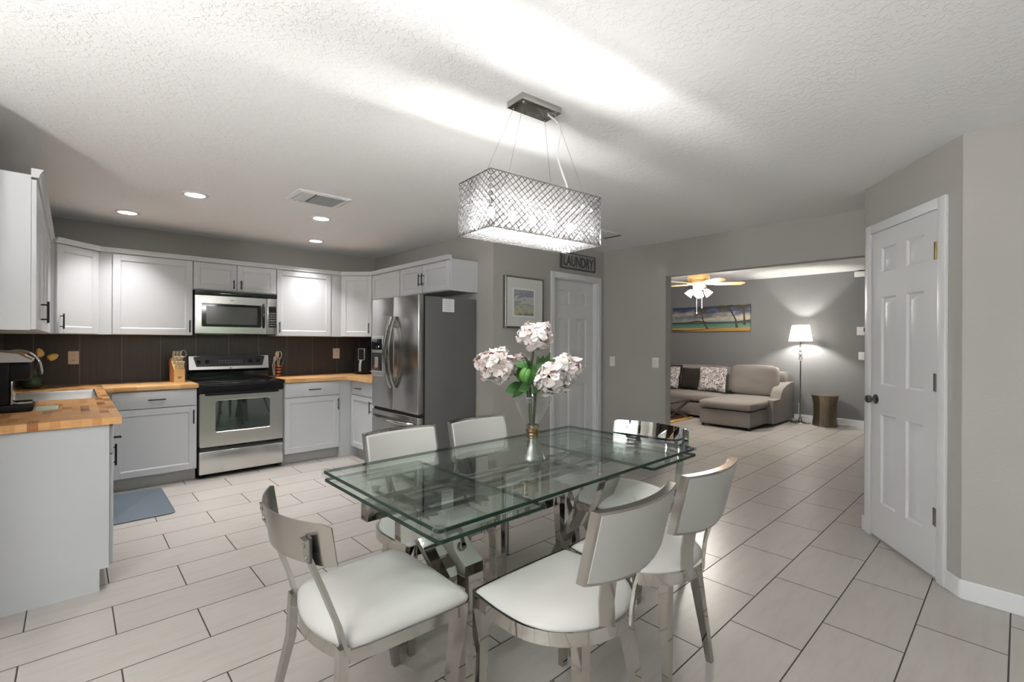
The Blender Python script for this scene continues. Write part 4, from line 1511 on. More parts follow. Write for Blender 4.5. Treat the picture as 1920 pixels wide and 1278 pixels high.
def bead(mb, c, r=0.0105, hz=0.0125):
    # faceted bead: octagonal bipyramid with a flat girdle
    k = 8
    ring = lambda rr_, z: [(c[0] + rr_ * math.cos(2 * PI * q / k), c[1] + rr_ * math.sin(2 * PI * q / k), c[2] + z) for q in range(k)]
    mb.rings([ring(r * 0.3, -hz), ring(r, -hz * 0.35), ring(r, hz * 0.35), ring(r * 0.3, hz)])


mb = MB()
bead(mb, (0, 0, 0))
proto = mb.build('crystal', 'crystal', None, smooth=False)
cr_me = proto.data
bpy.data.objects.remove(proto)
MHi = MH.inverted() @ Matrix.Identity(4)
Tinv = FR[t.name].inverted()
for c_ in first:
    o = bpy.data.objects.new('crystal', cr_me)
    COL.objects.link(o)
    o.parent = t
    o.location = Tinv @ c_
mb = MB()
for c_ in rest:
    bead(mb, c_)
o = mb.build('crystal_beads', 'crystal', t, smooth=False)
o['kind'] = 'stuff'
# bottom: strung small crystals
mb = MB()
nx_, ny_ = 26, 10
for i in range(nx_ + 1):
    mb.tube([MH @ Vector((-hw + CW * i / nx_, -hd, CZ0)), MH @ Vector((-hw + CW * i / nx_, hd, CZ0))], 0.0010, 4, cap=False)
for j in range(ny_ + 1):
    mb.tube([MH @ Vector((-hw, -hd + CD * j / ny_, CZ0)), MH @ Vector((hw, -hd + CD * j / ny_, CZ0))], 0.0010, 4, cap=False)
mb.build('bottom_wires', 'wire_dark', t)
mb = MB()
for i in range(nx_):
    for j in range(ny_):
        bead(mb, MH @ Vector((-hw + CW * (i + 0.5) / nx_, -hd + CD * (j + 0.5) / ny_, CZ0)), 0.0115, 0.006)
o = mb.build('bottom_crystals', 'crystal', t, smooth=False)
o['kind'] = 'stuff'

# ------------------------------------------------------------------ glass dining table
TX0, TX1, TY0, TY1 = 0.822, 2.522, 1.212, 2.118
t = thing('dining_table', 'extending glass dining table with green glass edges and chrome base', 'table', (1.67, 1.665, 0), 0)


def pane(x0, x1, y0, y1, z0, z1, name, parent=t):
    mb = MB()
    b = 0.003
    r = lambda q, z: rr2(x0 + q, x1 - q, y0 + q, y1 - q, 0.012, z, 3)
    mb.rings([r(b, z0), r(0, z0 + b * 0.6), r(0, z1 - b * 0.6), r(b, z1)])
    o = mb.build(name, ['table_glass', 'glass_edge'], parent, smooth=False)
    for p in o.data.polygons:
        if abs(p.normal.z) < 0.95:
            p.material_index = 1
    return o


pane(TX0, TX1, TY0, TY1, 0.746, 0.760, 'glass_top')
pane(TX0 + 0.004, 1.315, TY0 + 0.002, TY1 - 0.002, 0.710, 0.724, 'extension_leaf')
pane(2.075, TX1 - 0.002, TY0 + 0.002, TY1 - 0.002, 0.710, 0.724, 'extension_leaf')
# clear corner bumpers
for x in (TX0 + 0.012, TX1 - 0.012):
    for y in (TY0 + 0.012, TY1 - 0.012):
        MB().lathe([(0.014, 0), (0.022, 0.005), (0.023, 0.024), (0.019, 0.032), (0.0, 0.034)], (x, y, 0.731), 8).build('corner_bumper', 'crystal_clear', t)
# chrome frame
mb = MB()
RY = (1.535, 1.808)
for y in RY:
    # hollow box section rails, open at the ends
    sec = lambda q, x: [(x, y - 0.024 + q, 0.610 + q), (x, y + 0.024 - q, 0.610 + q), (x, y + 0.024 - q, 0.690 - q), (x, y - 0.024 + q, 0.690 - q)]
    mb.rings([sec(0.004, 0.878), sec(0.004, 0.868), sec(0, 0.868), sec(0, 2.472), sec(0.004, 2.472), sec(0.004, 2.462)])
sub = mb.build('side_rails', 'chrome', t, smooth=False)
mb = MB()
for x in (1.03, 1.37, 1.97, 2.31):
    mb.box(x - 0.022, x + 0.022, 1.557, 1.786, 0.625, 0.675, 0.003)
mb.build('cross_rails', 'chrome', t)
mb = MB()
for y in (1.61, 1.73):
    mb.tube([(1.03, y, 0.695), (2.31, y, 0.695)], 0.008, 8)
mb.build('slide_rods', 'chrome_soft', t)
for x in (1.40, 1.92):
    for y in (1.42, 1.91):
        mb = MB()
        mb.lathe([(0.016, 0), (0.016, 0.012), (0.009, 0.014), (0.009, 0.06), (0.022, 0.062), (0.022, 0.066)], (x, y, 0.682), 16)
        mb.bar([(x, y, 0.684), (x, RY[0] if y < 1.6 else RY[1], 0.684)], (1, 0, 0), 0.018, 0.006)
        mb.build('glass_support', 'chrome', t)
for x in (0.96, 1.20, 2.18, 2.40):
    for y in (1.45, 1.885):
        mb = MB()
        mb.lathe([(0.014, 0), (0.014, 0.018), (0.020, 0.02), (0.020, 0.0245)], (x, y, 0.687), 14)
        mb.bar([(x, y, 0.690), (x, RY[0] if y < 1.6 else RY[1], 0.690)], (1, 0, 0), 0.02, 0.006)
        mb.build('leaf_support', 'chrome', t)
# bent plate legs, an X at each end
LEGS = (([(1.105, 1.405, 0.0), (1.105, 1.415, 0.50), (1.10, 1.60, 0.612)], 0.085, 0.050),
        ([(1.06, 1.87, 0.0), (1.085, 1.53, 0.42), (1.09, 1.82, 0.612)], 0.10, 0.035),
        ([(2.14, 1.36, 0.0), (2.13, 1.62, 0.33), (2.13, 1.50, 0.612)], 0.13, 0.035),
        ([(2.10, 1.90, 0.0), (2.11, 1.69, 0.40), (2.12, 1.79, 0.612)], 0.10, 0.035))
for pts, w_, th in LEGS:
    p = [Vector(q) for q in pts]
    MB().bar(p, (1, 0, 0), w_, th).build('leg', 'chrome', t, smooth=False)

# ------------------------------------------------------------------ vase with peonies
VC = Vector((1.680, 1.654, 0.760))
t = thing('glass_vase', 'clear glass hourglass vase with amber ring on the dining table', 'vase', VC)
prof = [(0.064, 0.0), (0.063, 0.004), (0.048, 0.030), (0.030, 0.072), (0.0255, 0.105), (0.027, 0.14), (0.052, 0.20), (0.083, 0.265), (0.0955, 0.293), (0.093, 0.310), (0.066, 0.335), (0.055, 0.350), (0.061, 0.362)]
MB().lathe(prof, VC, 40, cap=False).build('vase_body', 'clear_glass', t)
MB().lathe([(0.0645, 0.0015), (0.0635, 0.006), (0.0485, 0.032), (0.0305, 0.074), (0.026, 0.100)], VC, 40, cap=False).build('vase_foot', 'foot_glass', t)
MB().lathe([(0.0275, 0.100), (0.031, 0.104), (0.029, 0.112), (0.033, 0.118), (0.030, 0.126), (0.034, 0.134), (0.030, 0.150), (0.033, 0.160), (0.029, 0.166)], VC, 28, cap=False).build('amber_ring', 'amber', t)
rng = random.Random(11)


def bloom(mb, c, r, seed, axis=(0, -0.5, 0.8)):
    rn = random.Random(seed)
    c = Vector(c)
    n = 230
    for i in range(n):
        # points on a sphere, golden spiral
        zz = 1 - 2 * (i + 0.5) / n
        ph = i * 2.39996 + rn.uniform(-.3, .3)
        d = Vector((math.sqrt(max(0, 1 - zz * zz)) * math.cos(ph), math.sqrt(max(0, 1 - zz * zz)) * math.sin(ph), zz))
        tang = d.cross(Vector((rn.uniform(-1, 1), rn.uniform(-1, 1), rn.uniform(-1, 1)))).normalized()
        bi = d.cross(tang).normalized()
        s = r * rn.uniform(0.24, 0.38)
        rr_ = r * rn.uniform(0.74, 0.98)
        tilt = rn.uniform(-0.55, 0.55)
        nu, nv = 5, 4
        grid = []
        for a in range(nu):
            row = []
            for b in range(nv):
                u = (a / (nu - 1) - 0.5) * 2
                v_ = b / (nv - 1)
                w_ = s * (0.35 + 0.75 * math.sin(PI * (0.15 + 0.7 * v_)))
                ruff = 0.10 * s * math.sin(u * 7 + i) * v_
                p = c + d * (rr_ - 0.35 * s + s * (0.55 * v_ + 0.18 * u * u) * (1 - 0.2 * v_)) + tang * (u * w_ * 0.62) + bi * ((v_ - 0.5) * s * 1.2 + tilt * s * v_) + d * ruff
                row.append(mb.bm.verts.new(p))
            grid.append(row)
        for a in range(nu - 1):
            for b in range(nv - 1):
                mb.bm.faces.new((grid[a][b], grid[a + 1][b], grid[a + 1][b + 1], grid[a][b + 1]))
    # slightly flattened, lumpy head
    for v in mb.bm.verts:
        q = v.co - c
        k = 1 + 0.16 * math.sin(q.x * 55 + seed) * math.cos(q.y * 48 + q.z * 40)
        v.co = c + Vector((q.x * k * 1.06, q.y * k * 1.06, q.z * k * 0.88))
    return mb


def leafp(mb, base, tip, width, bend=0.2, m=0):
    base, tip = Vector(base), Vector(tip)
    d = (tip - base)
    L = d.length
    t_ = d.normalized()
    s = t_.cross(Vector((0.2, -0.9, 0.3))).normalized()
    nrm = s.cross(t_)
    prev = None
    for k in range(8):
        u = k / 7
        w_ = width * math.sin(PI * min(1, u * 0.93 + 0.05)) ** 0.8
        c_ = base + d * u + nrm * (bend * L * math.sin(PI * u))
        row = [mb.bm.verts.new(c_ - s * w_ + nrm * w_ * 0.25), mb.bm.verts.new(c_), mb.bm.verts.new(c_ + s * w_ + nrm * w_ * 0.25)]
        if prev:
            for q in range(2):
                f = mb.bm.faces.new((prev[q], prev[q + 1], row[q + 1], row[q]))
                f.material_index = m
        prev = row


def flower(label, head, r, foot, seed, leaves=(), name='peony'):
    f = thing(name, label, 'flower', VC + Vector((0, 0, 0.10)), 0, 'pink white peonies in the vase')
    head = Vector(head)
    low = VC + Vector((foot[0] * 0.12, foot[1] * 0.12, 0.105))
    mouth = VC + Vector((foot[0], foot[1], 0.352))
    MB().tube([low, low.lerp(mouth, 0.5), mouth, mouth.lerp(head, 0.6) + Vector((0, 0, 0.02)), head], 0.005, 6).build('stem', 'stem', f)
    mb = MB()
    bloom(mb, head, r, seed)
    mb.build('bloom', 'petal', f, angle=80)
    rn = random.Random(seed)
    cd_ = (Vector((0, 0, 1.34)) - head).normalized()
    for q in range(5):
        dd = (cd_ + Vector((rn.uniform(-.7, .7), rn.uniform(-.7, .7), rn.uniform(-.6, .6)))).normalized()
        MB().sphere(head + dd * r * 0.93, r * 0.055, seg=6).build('flower_heart', 'bloom_heart', f)
    for b0, tp, w_ in leaves:
        mb = MB()
        leafp(mb, b0, tp, w_)
        mb.build('leaf', 'leaf', f, angle=80)
    return f


rv = Vector((0.732, -0.681, 0))   # to the right as one faces the table from the camera
nv_ = Vector((0.681, 0.732, 0))


def vp(r_, z, d=0.0):
    return Vector((VC.x, VC.y, 0)) + rv * r_ + nv_ * d + Vector((0, 0, z))


flower('large peony head leaning left out of the glass vase', vp(-0.180, 1.218, -0.02), 0.096, (-0.025, -0.01), 3,
       [(vp(-0.06, 1.13), vp(-0.135, 1.09, -0.03), 0.028), (vp(-0.06, 1.14), vp(-0.10, 1.065, -0.05), 0.026)])
flower('tallest peony head standing above the others in the glass vase', vp(0.012, 1.362, 0.0), 0.082, (0.0, 0.02), 7,
       [(vp(0.0, 1.20), vp(0.085, 1.285, -0.02), 0.026), (vp(0.0, 1.20, -0.02), vp(0.05, 1.27, -0.03), 0.024)])
flower('broad double peony cluster leaning right over the vase rim', vp(0.092, 1.160, -0.05), 0.090, (0.03, 0.0), 13,
       [(vp(0.05, 1.13), vp(0.165, 1.085, -0.02), 0.02)])
flower('peony head at the far right of the bouquet, behind the broad cluster', vp(0.160, 1.205, -0.01), 0.080, (0.035, 0.02), 17)
flower('small peony head at the back of the bouquet, between the left and top ones', vp(-0.055, 1.225, 0.07), 0.055, (-0.01, 0.03), 23,
       [(vp(-0.03, 1.18), vp(-0.045, 1.265, -0.01), 0.018)])
t2 = thing('leaf_spray', 'green leaves with a round green bud in front of the vase mouth', 'leaves', VC + Vector((0, 0, 0.10)), 0)
MB().tube([VC + Vector((0, -0.003, 0.105)), VC + Vector((-0.01, -0.02, 0.352)), vp(-0.02, 1.17, -0.06)], 0.0038, 6).build('stem', 'stem', t2)
mb = MB()
for k in range(7):
    a = k * 0.9
    o0 = vp(-0.03, 1.135, -0.07)
    leafp(mb, o0 + rv * 0.012 * math.cos(a) + nv_ * 0.012 * math.sin(a), vp(-0.035 + 0.02 * math.cos(a + 1), 1.215, -0.07 + 0.015 * math.sin(a)) + rv * 0.02 * math.cos(a), 0.030, bend=0.22 * math.cos(a) - 0.05)
mb.sphere(vp(-0.035, 1.175, -0.07), 0.036, seg=16, sc=(1, 1, 1.0))
mb.build('bud', 'bud_green', t2, angle=80)
for b0, tp, w_ in ((vp(-0.02, 1.19, -0.05), vp(0.06, 1.235, -0.07), 0.030), (vp(-0.02, 1.19, -0.05), vp(-0.10, 1.225, -0.04), 0.028), (vp(0, 1.2, -0.05), vp(0.02, 1.27, -0.06), 0.028),
                   (vp(0.04, 1.2, -0.03), vp(0.11, 1.25, -0.02), 0.026), (vp(-0.02, 1.15, -0.05), vp(-0.07, 1.10, -0.07), 0.026), (vp(0.02, 1.13, -0.05), vp(0.0, 1.09, -0.08), 0.02)):
    mb = MB()
    leafp(mb, b0, tp, w_)
    mb.build('leaf', 'leaf', t2, angle=80)

# ------------------------------------------------------------------ dining chairs
def dome(mb, outline, z0, z1, ztop, m=0):
    """upholstered cushion: straight low sides, domed top"""
    cx_ = sum(p[0] for p in outline) / len(outline)
    cy_ = sum(p[1] for p in outline) / len(outline)
    rs = []
    for s, z in ((0.985, z0), (1.0, z0 + 0.006), (1.0, z1 - 0.010), (0.985, z1 - 0.003), (0.95, z1 + (ztop - z1) * 0.20), (0.85, z1 + (ztop - z1) * 0.52), (0.65, z1 + (ztop - z1) * 0.82), (0.35, z1 + (ztop - z1) * 0.97), (0.06, ztop)):
        rs.append([(cx_ + (p[0] - cx_) * s, cy_ + (p[1] - cy_) * s, z) for p in outline])
    mb.rings(rs, m=m)


def band(mb, outline, z0, z1, t_, m=0):
    cx_ = sum(p[0] for p in outline) / len(outline)
    cy_ = sum(p[1] for p in outline) / len(outline)

    def off(q):
        out = []
        for p in outline:
            v_ = Vector((p[0] - cx_, p[1] - cy_))
            L = v_.length
            v_ = v_ * ((L + q) / L)
            out.append((cx_ + v_.x, cy_ + v_.y))
        return out
    o_, i_ = off(t_), off(0.001)
    rs = [[(p[0], p[1], z0) for p in i_], [(p[0], p[1], z0) for p in o_], [(p[0], p[1], z1) for p in o_], [(p[0], p[1], z1) for p in i_]]
    mb.rings(rs + [rs[0]], cap=False, m=m)


def smooth_poly(ctrl, n=10):
    """closed Catmull-Rom through control points"""
    out = []
    N = len(ctrl)
    for i in range(N):
        p = [Vector(ctrl[(i + k) % N]) for k in (-1, 0, 1, 2)]
        for s in range(n):
            u = s / n
            q = 0.5 * ((2 * p[1]) + (-p[0] + p[2]) * u + (2 * p[0] - 5 * p[1] + 4 * p[2] - p[3]) * u * u + (-p[0] + 3 * p[1] - 3 * p[2] + p[3]) * u ** 3)
            out.append((q.x, q.y))
    return out


def taper_leg(mb, top, foot, w0, w1, knee=None):
    pts = [Vector(top)] + ([Vector(knee)] if knee else []) + [Vector(foot)]
    ww = [w0, (w0 + w1) / 2 * 1.02, w1] if knee else [w0, w1]
    rs = []
    for p, w_ in zip(pts, ww):
        rs.append([p + Vector((sx * w_ / 2, sy * w_ / 2, 0)) for sx, sy in ((-1, -1), (1, -1), (1, 1), (-1, 1))])
    mb.rings(rs)


GC = 'dining chairs around the glass table'
# --- padded-back chair
pc = thing('dining_chair', 'x', 'chair', (0, 0, 0), 0, GC)
outl = []
for k in range(40):
    a = PI + PI * k / 39
    ca, sa = math.cos(a), math.sin(a)
    outl.append((0.252 * math.copysign(abs(ca) ** 0.97, ca), 0.04 - 0.242 * abs(sa) ** 0.97))
outl += [(0.252, 0.10), (0.246, 0.17), (0.240, 0.222), (0.232, 0.232), (0.12, 0.236), (0, 0.237), (-0.12, 0.236), (-0.232, 0.232), (-0.240, 0.222), (-0.246, 0.17), (-0.252, 0.10)]
mb = MB()
dome(mb, outl, 0.445, 0.472, 0.505)
mb.build('seat', 'leather', pc, angle=60)
mb = MB()
band(mb, outl, 0.424, 0.468, 0.012)
mb.build('seat_frame', 'chrome', pc, angle=50)
for sx in (-1, 1):
    mb = MB()
    taper_leg(mb, (sx * 0.222, 0.212, 0.427), (sx * 0.224, 0.225, 0), 0.046, 0.026)
    mb.build('leg', 'chrome', pc, smooth=False)
    mb = MB()
    taper_leg(mb, (sx * 0.115, -0.140, 0.427), (sx * 0.175, -0.185, 0), 0.044, 0.024)
    mb.build('leg', 'chrome', pc, smooth=False)


def arc_pt(x, W_, sag, y0):
    """plan curve of a back: ends forward (+y), middle at y0"""
    return y0 + sag * (2 * x / W_) ** 2


def back_panel(mb, W_, sag, y_off, z_end0, z_mid0, z1, lean, m, shrink=0.0, th=None, n=16):
    """curved slab; y_off (near, far) offsets; lower edge bowed"""
    rs = []
    for i in range(n + 1):
        x = (-0.5 + i / n) * (W_ - 2 * shrink)
        zb = (z_mid0 + (z_end0 - z_mid0) * (2 * x / W_) ** 2) + shrink
        zt = z1 - shrink
        yb = arc_pt(x, W_, sag, -0.248)
        ring = []
        for yo, zz in ((y_off[0], zb), (y_off[1], zb), (y_off[1], zt), (y_off[0], zt)):
            ring.append((x, yb + yo - lean * (zz - 0.62), zz))
        rs.append(ring)
    mb.rings(rs, m=m)


BW = 0.424
mb = MB()
back_panel(mb, BW, 0.042, (-0.014, 0.014), 0.646, 0.630, 0.868, 0.24, 0)
bk = mb.build('back_frame', 'chrome_soft', pc, smooth=False)
mb = MB()
back_panel(mb, BW, 0.042, (-0.0165, -0.010), 0.646, 0.630, 0.868, 0.24, 0, shrink=0.010)
mb.build('rear_panel', 'chair_back_white', bk, smooth=True, angle=30)
mb = MB()
back_panel(mb, BW, 0.042, (0.009, 0.027), 0.646, 0.630, 0.868, 0.24, 0, shrink=0.010)
pd = mb.build('back_pad', 'leather', bk, smooth=True, angle=30)
bv = pd.modifiers.new('soft_edge', 'BEVEL')
bv.width = 0.008
bv.segments = 3
bv.limit_method = 'ANGLE'
for sx in (-1, 1):
    MB().bar([(sx * 0.062, -0.200, 0.430), (sx * 0.066, -0.203, 0.47), (sx * 0.078, -0.208, 0.55), (sx * 0.095, -0.232, 0.655)], (1, sx * 0.55, 0), 0.050, 0.010).build('back_bar', 'chrome', pc, angle=50)

# --- steel-back chair
sc_ = thing('dining_chair', 'x', 'chair', (0, 0, 0), 0, GC)
outl2 = []
ctrl = [(-0.245, 0.215), (-0.238, 0.0), (-0.222, -0.17)]
for i in range(13):
    u = i / 12
    x = -0.215 + 0.43 * u
    outl2.append((x, -0.205 - 0.050 * (1 - (2 * u - 1) ** 2)))
outl2 += [(0.226, -0.15), (0.236, 0.0), (0.244, 0.14), (0.244, 0.200), (0.232, 0.216), (0.0, 0.226), (-0.232, 0.216), (-0.244, 0.200), (-0.244, 0.14), (-0.236, 0.0), (-0.226, -0.15)]
mb = MB()
dome(mb, outl2, 0.435, 0.462, 0.508)
mb.build('seat', 'leather', sc_, angle=60)
mb = MB()
band(mb, outl2, 0.398, 0.437, 0.003)
mb.build('seat_frame', 'chrome_soft', sc_, angle=50)
for sx in (-1, 1):
    mb = MB()
    mb.bar([(sx * 0.218, 0.190, 0.432), (sx * 0.216, 0.175, 0.30), (sx * 0.212, 0.160, 0.20), (sx * 0.212, 0.185, 0.0)], (1, 0, 0), [0.034, 0.034, 0.03, 0.026], [0.060, 0.045, 0.034, 0.028])
    mb.build('leg', 'chrome_soft', sc_, angle=30)
    mb = MB()
    mb.bar([(sx * 0.205, -0.222, 0.45), (sx * 0.207, -0.232, 0.30), (sx * 0.210, -0.272, 0.14), (sx * 0.214, -0.345, 0.0)], (1, 0, 0), [0.034, 0.032, 0.028, 0.024], [0.032, 0.026, 0.020, 0.016])
    mb.build('leg', 'chrome_soft', sc_, angle=30)
    # back bars rise from the rear corners
    p = [(sx * 0.208, -0.215, 0.43), (sx * 0.206, -0.238, 0.52), (sx * 0.202, -0.278, 0.63), (sx * 0.196, -0.318, 0.735), (sx * 0.195, -0.329, 0.790)]
    bb = MB().bar(p, (1, 0, 0), 0.036, 0.012).build('back_bar', 'chair_steel', sc_, angle=40)
    for zz, yy in ((0.735, -0.324), (0.772, -0.331)):
        MB().lathe([(0.008, 0), (0.008, 0.002), (0.004, 0.005), (0, 0.0052)], (0, 0, 0), 10, M=Matrix.Translation((sx * 0.196, yy, zz)) @ Matrix.Rotation(R(90), 4, 'X')).build('bolt', 'nickel', bb)
    MB().box(sx * 0.196 - 0.019, sx * 0.196 + 0.019, -0.322, -0.3125, 0.722, 0.795, 0.003).build('bracket', 'dark_nickel', bb)
mb = MB()
Wp, sg = 0.515, 0.088
rs = []
for i in range(25):
    x = (-0.5 + i / 24) * Wp
    y = -0.366 + sg * (2 * x / Wp) ** 2 + 0.014
    e = max(0, abs(2 * x / Wp) - 0.94) / 0.06
    zb, zt = 0.708 + 0.006 * e * e, 0.832 - 0.008 * e * e
    dn = Vector((-(2 * sg * 2 * (2 * x / Wp) / Wp), 1)).normalized() * 0.0025
    lean = lambda z: -0.16 * (z - 0.74)
    rs.append([(x - dn.x, y - dn.y + lean(zb), zb), (x + dn.x, y + dn.y + lean(zb), zb), (x + dn.x, y + dn.y + lean(zt), zt), (x - dn.x, y - dn.y + lean(zt), zt)])
mb.rings(rs)
mb.build('backrest', 'chair_steel', sc_, angle=40)

place(pc, (1.272, 1.065, 0), R(0), 'nearest padded white chair with its back to the camera, right foreground')
c2 = place(copy_tree(pc), (1.792, 1.070, 0), R(0), 'second padded white chair with its back to the camera, beyond the nearest one')
c3 = place(copy_tree(pc), (1.290, 1.995, 0), R(180), 'white padded chair across the table on the left, in front of the fridge')
c4 = place(copy_tree(pc), (1.825, 2.010, 0), R(180), 'white padded chair across the table on the right, left of the vase')
place(sc_, (0.802, 1.545, 0), R(-90), 'steel backed white seat chair at the left end of the table')
c6 = place(copy_tree(sc_), (2.315, 1.550, 0), R(90), 'mirror backed white seat chair at the far right end of the table')
for ch in c6.children:
    if ch.name.startswith('backrest'):
        ch.data = ch.data.copy()
        ch.data.materials[0] = MATS['mirror_steel']

# ------------------------------------------------------------------ fill uplighter, added behind the camera to brighten ceiling and walls
UX, UY = -1.72, 0.55
t = thing('added_fill_uplighter', 'added fill light built as a black uplighter floor lamp, unseen behind the camera', 'floor lamp', (UX, UY, 0))
MB().lathe([(0.14, 0), (0.14, 0.015), (0.03, 0.03), (0.012, 0.05)], (UX, UY, 0), 28).build('base', 'black_matte', t)
MB().tube([(UX, UY, 0.04), (UX, UY, 1.36)], 0.011, 10).build('pole', 'black_matte', t)
MB().lathe([(0.02, 1.34), (0.08, 1.365), (0.15, 1.42), (0.175, 1.44), (0.165, 1.44), (0.14, 1.425), (0.02, 1.37)], (UX, UY, 0), 32, cap=False).build('bowl', 'black_matte', t)
MB().lathe([(0.135, 1.432), (0.0, 1.434)], (UX, UY, 0), 24, cap=False).build('fill_light_disc', 'fill_uplight_glow', t)

# ------------------------------------------------------------------ living room
# sectional sofa
t = thing('sectional_sofa', 'grey fabric sectional sofa with a chaise along the living room wall', 'sofa', (8.2, 3.6, 0))


def cushion(mb, x0, x1, y0, y1, z0, z1, b=0.05, puff=0.02, M=None):
    """soft box: subdivided, rounded and puffed"""
    nx, ny, nz = 8, 8, 4
    tmp = bmesh.new()
    bmesh.ops.create_cube(tmp, size=2)
    bmesh.ops.subdivide_edges(tmp, edges=tmp.edges[:], cuts=7, use_grid_fill=True)
    cx_, cy_, cz_ = (x0 + x1) / 2, (y0 + y1) / 2, (z0 + z1) / 2
    hx, hy, hz = (x1 - x0) / 2, (y1 - y0) / 2, (z1 - z0) / 2
    vmap = {}
    for v in tmp.verts:
        p = Vector(v.co)
        q = Vector((p.x * hx, p.y * hy, p.z * hz))
        bb = min(b, hx * 0.9, hy * 0.9, hz * 0.9)
        inner = Vector((max(-hx + bb, min(hx - bb, q.x)), max(-hy + bb, min(hy - bb, q.y)), max(-hz + bb, min(hz - bb, q.z))))
        d = q - inner
        if d.length > 1e-6:
            q = inner + d.normalized() * bb if max(abs(p.x), abs(p.y), abs(p.z)) > 0.999 else q
        q.x += puff * p.x * (1 - p.y ** 2) * (1 - p.z ** 2)
        q.y += puff * p.y * (1 - p.x ** 2) * (1 - p.z ** 2)
        q.z += puff * p.z * (1 - p.x ** 2) * (1 - p.y ** 2)
        w_ = Vector((cx_, cy_, cz_)) + q
        if M is not None:
            w_ = M @ w_
        vmap[v] = mb.bm.verts.new(w_)
    for f in tmp.faces:
        mb.bm.faces.new([vmap[v] for v in f.verts])
    tmp.free()
    return mb


cushion(MB(), 8.06, 9.14, 3.50, 5.95, 0.04, 0.28, 0.02, 0).build('sofa_base', 'sofa_fabric', t, angle=60)
cushion(MB(), 7.42, 9.10, 2.75, 3.535, 0.04, 0.285, 0.02, 0).build('chaise_base', 'sofa_fabric', t, angle=60)
cushion(MB(), 7.40, 8.75, 2.73, 3.545, 0.285, 0.425, 0.05, 0.012).build('chaise_cushion', 'sofa_fabric', t, angle=60)
cushion(MB(), 8.04, 8.75, 3.55, 4.75, 0.28, 0.43, 0.05, 0.012).build('seat_cushion', 'sofa_fabric', t, angle=60)
cushion(MB(), 8.04, 8.75, 4.76, 5.95, 0.28, 0.43, 0.05, 0.012).build('seat_cushion', 'sofa_fabric', t, angle=60)
cushion(MB(), 8.92, 9.15, 2.74, 5.95, 0.10, 0.84, 0.05, 0).build('sofa_back', 'sofa_fabric', t, angle=60)


def backc(y0, y1, z0, z1, xc, lab='back_cushion'):
    Mx = Matrix.Translation((xc, 0, z0)) @ Matrix.Rotation(R(10), 4, 'Y')
    return cushion(MB(), -0.09, 0.09, y0, y1, 0, z1 - z0, 0.05, 0.022, M=Mx).build(lab, 'sofa_fabric', t, angle=60)


backc(2.79, 3.53, 0.43, 0.93, 8.68)
backc(3.56, 4.70, 0.43, 0.89, 8.74)
backc(4.72, 5.90, 0.43, 0.89, 8.74)
# sloped arm
prof = [(8.12, 0.04), (9.12, 0.04), (9.12, 0.66), (8.98, 0.665), (8.72, 0.625), (8.56, 0.575), (8.47, 0.50), (8.42, 0.42), (8.12, 0.415)]
mb = MB()
mb.rings([[(x, y, z) for x, z in [(8.12 + (x - 8.12) * s + (1 - s) * 0.5, 0.04 + (z - 0.04) * (1 - (1 - s) * 0.4)) for x, z in prof]] for y, s in ((2.655, 0.975), (2.66, 0.99), (2.675, 1.0), (2.80, 1.0), (2.815, 0.99))])
mb.build('arm', 'sofa_fabric', t, angle=40)
for fx, fy in ((7.47, 2.79), (7.47, 3.49), (9.0, 2.80), (8.12, 5.85)):
    MB().lathe([(0.018, 0), (0.02, 0.045)], (fx, fy, 0), 8).build('foot', 'rubber', t)


def pillow(name, label, y0, y1, z0, z1, x, m, tilt=14, yaw=0):
    Mx = Matrix.Translation((x, (y0 + y1) / 2, z0)) @ Matrix.Rotation(R(yaw), 4, 'Z') @ Matrix.Rotation(R(tilt), 4, 'Y')
    h = (z1 - z0)
    w_ = (y1 - y0)
    mb = MB()
    N = 12
    for s in (-1, 1):
        g = []
        for i in range(N + 1):
            row = []
            for j in range(N + 1):
                u, v_ = i / N * 2 - 1, j / N * 2 - 1
                th = 0.065 * ((1 - u ** 4) * (1 - v_ ** 4)) ** 0.6
                pin = 1 - 0.05 * (1 - abs(u)) * abs(v_) ** 3 - 0.0
                pin2 = 1 - 0.06 * (1 - abs(v_)) * abs(u) ** 3
                row.append(mb.bm.verts.new(Mx @ Vector((s * th, u * w_ / 2 * pin2, h / 2 + v_ * h / 2 * pin))))
            g.append(row)
        for i in range(N):
            for j in range(N):
                mb.bm.faces.new((g[i][j], g[i + 1][j], g[i + 1][j + 1], g[i][j + 1]))
    bmesh.ops.remove_doubles(mb.bm, verts=mb.bm.verts, dist=0.0005)
    o = mb.build(name, m, None, angle=80)
    return tag(o, label, 'pillow', 'throw pillows on the grey sofa')


pillow('throw_pillow', 'black and white patterned throw pillow nearest the chaise', 3.55, 4.06, 0.45, 0.90, 8.45, 'damask')
pillow('throw_pillow', 'plain dark brown throw pillow between two patterned ones', 4.05, 4.44, 0.45, 0.86, 8.52, 'dark_cushion')
pillow('throw_pillow', 'black and white patterned throw pillow cut off by the opening edge', 4.42, 4.84, 0.45, 0.88, 8.42, 'damask')
pillow('throw_pillow', 'dark throw pillow tucked behind the patterned one at the opening edge', 4.46, 4.93, 0.46, 0.905, 8.57, 'dark_cushion')

